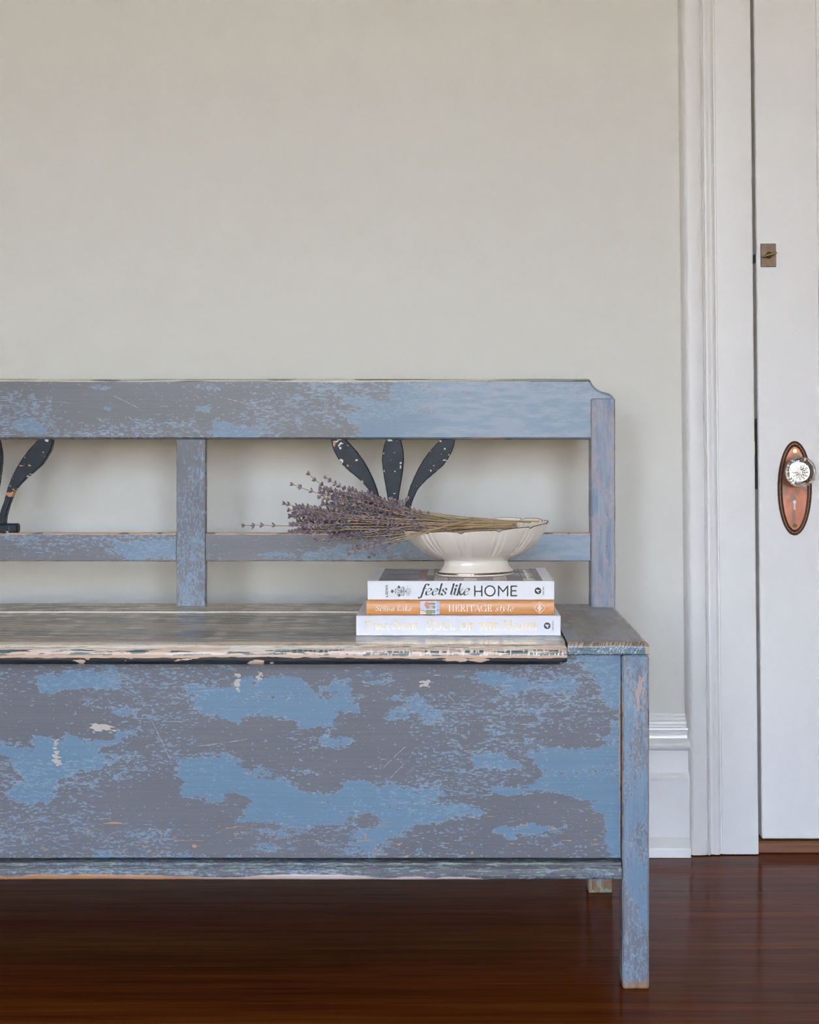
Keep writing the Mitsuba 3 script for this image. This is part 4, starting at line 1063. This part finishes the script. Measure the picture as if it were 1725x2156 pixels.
scene['cover_print'] = principled(proc(cover_print), 0.3, spec=0.45)
cp = obj('cover_photo', P(box(cu0, cu1, cv0, cv1, ZB - 0.0002, ZB + 0.00015), 'cover_print', False), b3, label='grey and brown photo printed on the cover')
dots = []
for i in range(15):
    q = 0.02 + 0.165 * i / 14
    dots.append(box(cu1 - 0.021, cu1 - 0.0145 - 0.002 * (i % 3), cv0 + q, cv0 + q + 0.006, ZB, ZB + 0.0003))
obj('cover_lettering', P(cat_(dots), 'ink_cream', False), b3, kind='stuff')
ZB += 0.00035
# ------------------------------------------------------------------ the fluted oval bowl on its foot
scene['cream_glaze'] = principled((0.66, 0.605, 0.515), 0.12, spec=0.55, clearcoat=0.6, clearcoat_gloss=0.95)
scene['tarnished_silver'] = principled((0.22, 0.18, 0.145), 0.25, 0.9)
bowl = thing('footed_bowl', 'cream fluted oval ceramic bowl with scalloped silver rim standing on the book stack', 'bowl')
BWX, BWY, YAW = 0.0300, 2.388, math.radians(30)
RA, RB = 0.1135, 0.0800
NT = 288
TH = np.linspace(0, 2 * np.pi, NT, endpoint=False)
LOBES = 12


def lobe(t):
    """0 in the valleys between the flutes, 1 on their backs, with a slight double ridge beside each valley."""
    q = np.abs(((t * LOBES / (2 * np.pi) + 0.15) % 1) - 0.5) * 2          # 1 at a valley, 0 mid-flute
    return 1 - 0.75 * np.exp(-((q - 1) / 0.12) ** 2) - 0.45 * np.exp(-((q - 0.66) / 0.09) ** 2)


def rim_z(t):
    q = np.abs(((t * LOBES / (2 * np.pi) + 0.15) % 1) - 0.5) * 2
    return 0.0695 + 0.0050 * np.cos(t) + 0.0036 * (1 - q ** 3.0) + 0.0012 * np.exp(-((q - 0.80) / 0.09) ** 2) + 0.0030 * np.sin(t)


def oval_ring(r, z, flute=0.0, dz=0.0, skew=0.0):
    f = 1 + flute * (lobe(TH) - 0.8)
    x, y = RA * r * f * np.cos(TH), RB * r * f * np.sin(TH)
    zz = z + dz * (rim_z(TH) - 0.0700)
    c, s = math.cos(YAW), math.sin(YAW)
    return np.stack([BWX + c * x - s * y, BWY + s * x + c * y, ZB + np.broadcast_to(zz, x.shape)], 1)


prof = [(0.505, 0.0), (0.522, 0.0008), (0.527, 0.0024), (0.523, 0.0048), (0.512, 0.0066), (0.478, 0.0098), (0.452, 0.0138), (0.440, 0.0180), (0.440, 0.0210), (0.452, 0.0232), (0.487, 0.0250)]
body = [(0.560, 0.0260, .01, 0), (0.630, 0.0288, .03, .02), (0.705, 0.0334, .05, .05), (0.775, 0.0390, .06, .1), (0.840, 0.0452, .062, .2), (0.893, 0.0512, .06, .35), (0.937, 0.0572, .055, .55), (0.972, 0.0630, .05, .8), (1.0, 0.0692, .045, 1.0), (1.004, 0.0702, .045, 1.0)]
inn = [(0.997, 0.0708, .045, 1.0), (0.982, 0.0702, .045, 1.0), (0.945, 0.0622, .05, .8), (0.900, 0.0555, .055, .5), (0.835, 0.0490, .055, .25), (0.745, 0.0428, .045, .1), (0.60, 0.0370, .03, .03), (0.42, 0.0330, 0, 0), (0.18, 0.0312, 0, 0), (0.01, 0.0310, 0, 0)]
under = [(0.01, 0.0060), (0.30, 0.0060), (0.42, 0.0050), (0.47, 0.0010)]
foot_rings = [oval_ring(r, z, 0.012 if z < 0.008 else 0.0) for r, z in under + prof] + [oval_ring(0.51, 0.0256)]
obj('foot', P(trimesh.Trimesh(*ring_strip(foot_rings), process=False), 'cream_glaze', True), bowl, label='flared oval foot')
obj('basin', P(trimesh.Trimesh(*ring_strip([oval_ring(0.46, 0.0246)] + [oval_ring(*b) for b in body + inn]), process=False), 'cream_glaze', True), bowl)
rl = oval_ring(1.0005, 0.0707, .045, 1.0)
obj('rim_line', P(tube(np.vstack([rl, rl[:2]]), 0.0007, 6), 'tarnished_silver', True), bowl, label='tarnished silver line along the scalloped rim')
fl_ = oval_ring(0.5245, 0.0036, 0.012)
fb = [oval_ring(0.5265, 0.0030, .012), oval_ring(0.5285, 0.0036, .012), oval_ring(0.5265, 0.0050, .012), oval_ring(0.5225, 0.0058, .012)]
obj('foot_line', P(trimesh.Trimesh(*ring_strip(fb), process=False), 'tarnished_silver', True), bowl, label='tarnished silver band round the foot')

# ------------------------------------------------------------------ dried lavender, every sprig a thing of its own
def bud_color(p, n, uv):
    k = cell_rand(dr.floor(p.x * 230), dr.floor(p.y * 230), dr.floor(p.z * 230))
    c = mix((0.11, 0.090, 0.112), (0.27, 0.225, 0.28), k)
    return mix(c, (0.27, 0.175, 0.12), smoothstep(0.66, 0.72, noise(p.x * 300, p.y * 300, p.z * 300)))


scene['lavender_bud'] = principled(proc(bud_color), 0.75, spec=0.15)
scene['dry_stem'] = principled(proc(lambda p, n, uv: mix((0.30, 0.20, 0.105), (0.46, 0.34, 0.21), noise(p.x * 40, p.y * 400, p.z * 400))), 0.6, spec=0.3)
scene['green_stem'] = principled((0.24, 0.215, 0.10), 0.6, spec=0.3)
BUD = trimesh.creation.icosphere(1, 1.0)
BUD.vertices[:, 2] *= 1.0
q_ = (BUD.vertices[:, 2] + 1) / 2
BUD.vertices[:, :2] *= (0.55 + 0.55 * q_)[:, None]


def frame_of(d):
    d = d / np.linalg.norm(d)
    a = np.cross(d, [0, 0, 1.0] if abs(d[2]) < 0.9 else [1.0, 0, 0])
    a /= np.linalg.norm(a)
    return a, np.cross(d, a), d


def sprig(tip, mid, tail, head_len, label, group=None, dense=0.0054, stem='dry_stem', size=1.0):
    """A stem from the bowl (tail) over the rim (mid) to the flower tip, with whorls of dry buds along its last head_len metres."""
    tip, mid, tail = (np.array(a, float) for a in (tip, mid, tail))
    t = np.linspace(0, 1, 15)[:, None]
    c = 2 * mid - 0.5 * (tip + tail)
    pts = (1 - t) ** 2 * tail + 2 * t * (1 - t) * c + t * t * tip
    pts[1:-1] += (rng.random((13, 3)) - 0.5) * 0.0012
    k = thing('lavender_sprig', label, 'dried lavender', group)
    obj('stem', P(tube(pts, np.linspace(0.00105, 0.0006, 15), 5), stem, True), k)
    seg = np.linalg.norm(np.diff(pts, axis=0), axis=1)
    s = np.concatenate([[0], np.cumsum(seg)])
    L = s[-1]
    buds = []
    pos = L
    first = True
    while pos > L - head_len:
        p = np.array([np.interp(pos, s, pts[:, i]) for i in range(3)])
        d = np.array([np.interp(min(pos + 0.004, L), s, pts[:, i]) - np.interp(max(pos - 0.004, 0), s, pts[:, i]) for i in range(3)])
        a, b, d = frame_of(d)
        n = int(rng.integers(4, 7)) if not first else 5
        rot0 = rng.random() * 6.28
        for j in range(n):
            w = rot0 + j * 2 * np.pi / n + rng.normal(0, 0.25)
            out = math.cos(w) * a + math.sin(w) * b
            tilt = rng.uniform(0.35, 0.95) if not first else rng.uniform(0.2, 0.6)
            ax_ = d * math.cos(tilt) + out * math.sin(tilt)
            e1, e2, e3 = frame_of(ax_)
            le, wi = size * rng.uniform(0.0026, 0.0036), size * rng.uniform(0.0010, 0.0015)
            M = np.eye(4)
            M[:3, 0], M[:3, 1], M[:3, 2] = e1 * wi, e2 * wi, e3 * le
            M[:3, 3] = p + ax_ * le * 0.95 + out * 0.0004
            m = BUD.copy()
            m.apply_transform(M)
            buds.append(m)
        pos -= dense * rng.uniform(0.75, 1.5) * (1.0 + 0.9 * (L - pos) / head_len)
        first = False
    obj('flower_head', P(cat_(buds), 'lavender_bud', True), k)
    return k


def p3(px, py, d):
    x, z = at(px, py, d)
    return (x, d, z)


# strays first: those that can be told apart
sprig(p3(516, 1106, 2.36), p3(760, 1108, 2.36), p3(985, 1112, 2.37), 0.062, 'lone lavender sprig reaching farthest left of the bunch, sparse buds on its tip', dense=0.012)
sprig(p3(602, 1061, 2.40), p3(780, 1083, 2.39), p3(1136, 1098, 2.40), 0.070, 'lavender sprig pointing left just above the long lone one', dense=0.008)
sprig(p3(619, 1021, 2.42), p3(790, 1070, 2.40), p3(1020, 1110, 2.38), 0.075, 'lavender sprig at the upper left of the bunch with widely spaced buds', dense=0.0115)
sprig(p3(652, 1000, 2.43), p3(800, 1062, 2.41), p3(1118, 1100, 2.41), 0.075, 'topmost lavender sprig of the bunch, standing clear against the wall', dense=0.013)
sprig(p3(689, 1008, 2.42), p3(815, 1062, 2.41), p3(1015, 1110, 2.39), 0.055, 'lavender sprig just right of the topmost one', dense=0.0065)
sprig(p3(737, 1155, 2.315), p3(850, 1128, 2.305), p3(985, 1098, 2.345), 0.062, 'upper of the low lavender sprigs hanging before the lower rail', dense=0.0055)
sprig(p3(738, 1164, 2.310), p3(858, 1130, 2.300), p3(990, 1095, 2.34), 0.070, 'middle lavender sprig hanging before the lower rail under the bunch', dense=0.0075)
sprig(p3(781, 1169, 2.305), p3(872, 1130, 2.296), p3(978, 1097, 2.34), 0.052, 'lowest lavender sprig, its tip hanging nearest to the top book', dense=0.0070)
sprig(p3(872, 1103, 2.315), p3(950, 1112, 2.325), p3(1060, 1104, 2.36), 0.022, 'short lavender sprig with few buds lying across the front of the bowl', dense=0.006)
G = 'dried lavender sprigs bundled over the left rim of the bowl'
LB = 'dried lavender sprig with purple grey buds, in the thick of the bunch over the bowl'
for i in range(116):
    u = rng.random()
    f = (i + 0.5) / 116
    dd = rng.uniform(2.335, 2.435)
    tx = 612 + 255 * rng.random() ** 1.1
    hi = np.interp(tx, [610, 640, 680, 740, 800, 860], [1075, 1032, 1022, 1034, 1046, 1060])
    lo = np.interp(tx, [610, 640, 680, 740, 800, 860], [1118, 1146, 1140, 1132, 1132, 1124])
    ty = hi - 4 + (lo - hi + 4) * rng.random()
    v_ = (ty - 1085) / 55
    qx, qy = rng.uniform(990, 1092), rng.uniform(1099, 1113)
    tail_d = rng.uniform(2.352, 2.40)
    mx = rng.uniform(855, 905)
    my = np.interp(mx, [850, 910], [1094, 1103]) + v_ * 21 + rng.normal(0, 3)
    sprig(p3(tx, ty, dd), p3(mx, min(my, 1121), 0.45 * dd + 0.55 * tail_d), p3(qx, qy, tail_d), rng.uniform(0.055, 0.105), LB, G, stem='dry_stem' if i % 5 else 'green_stem')
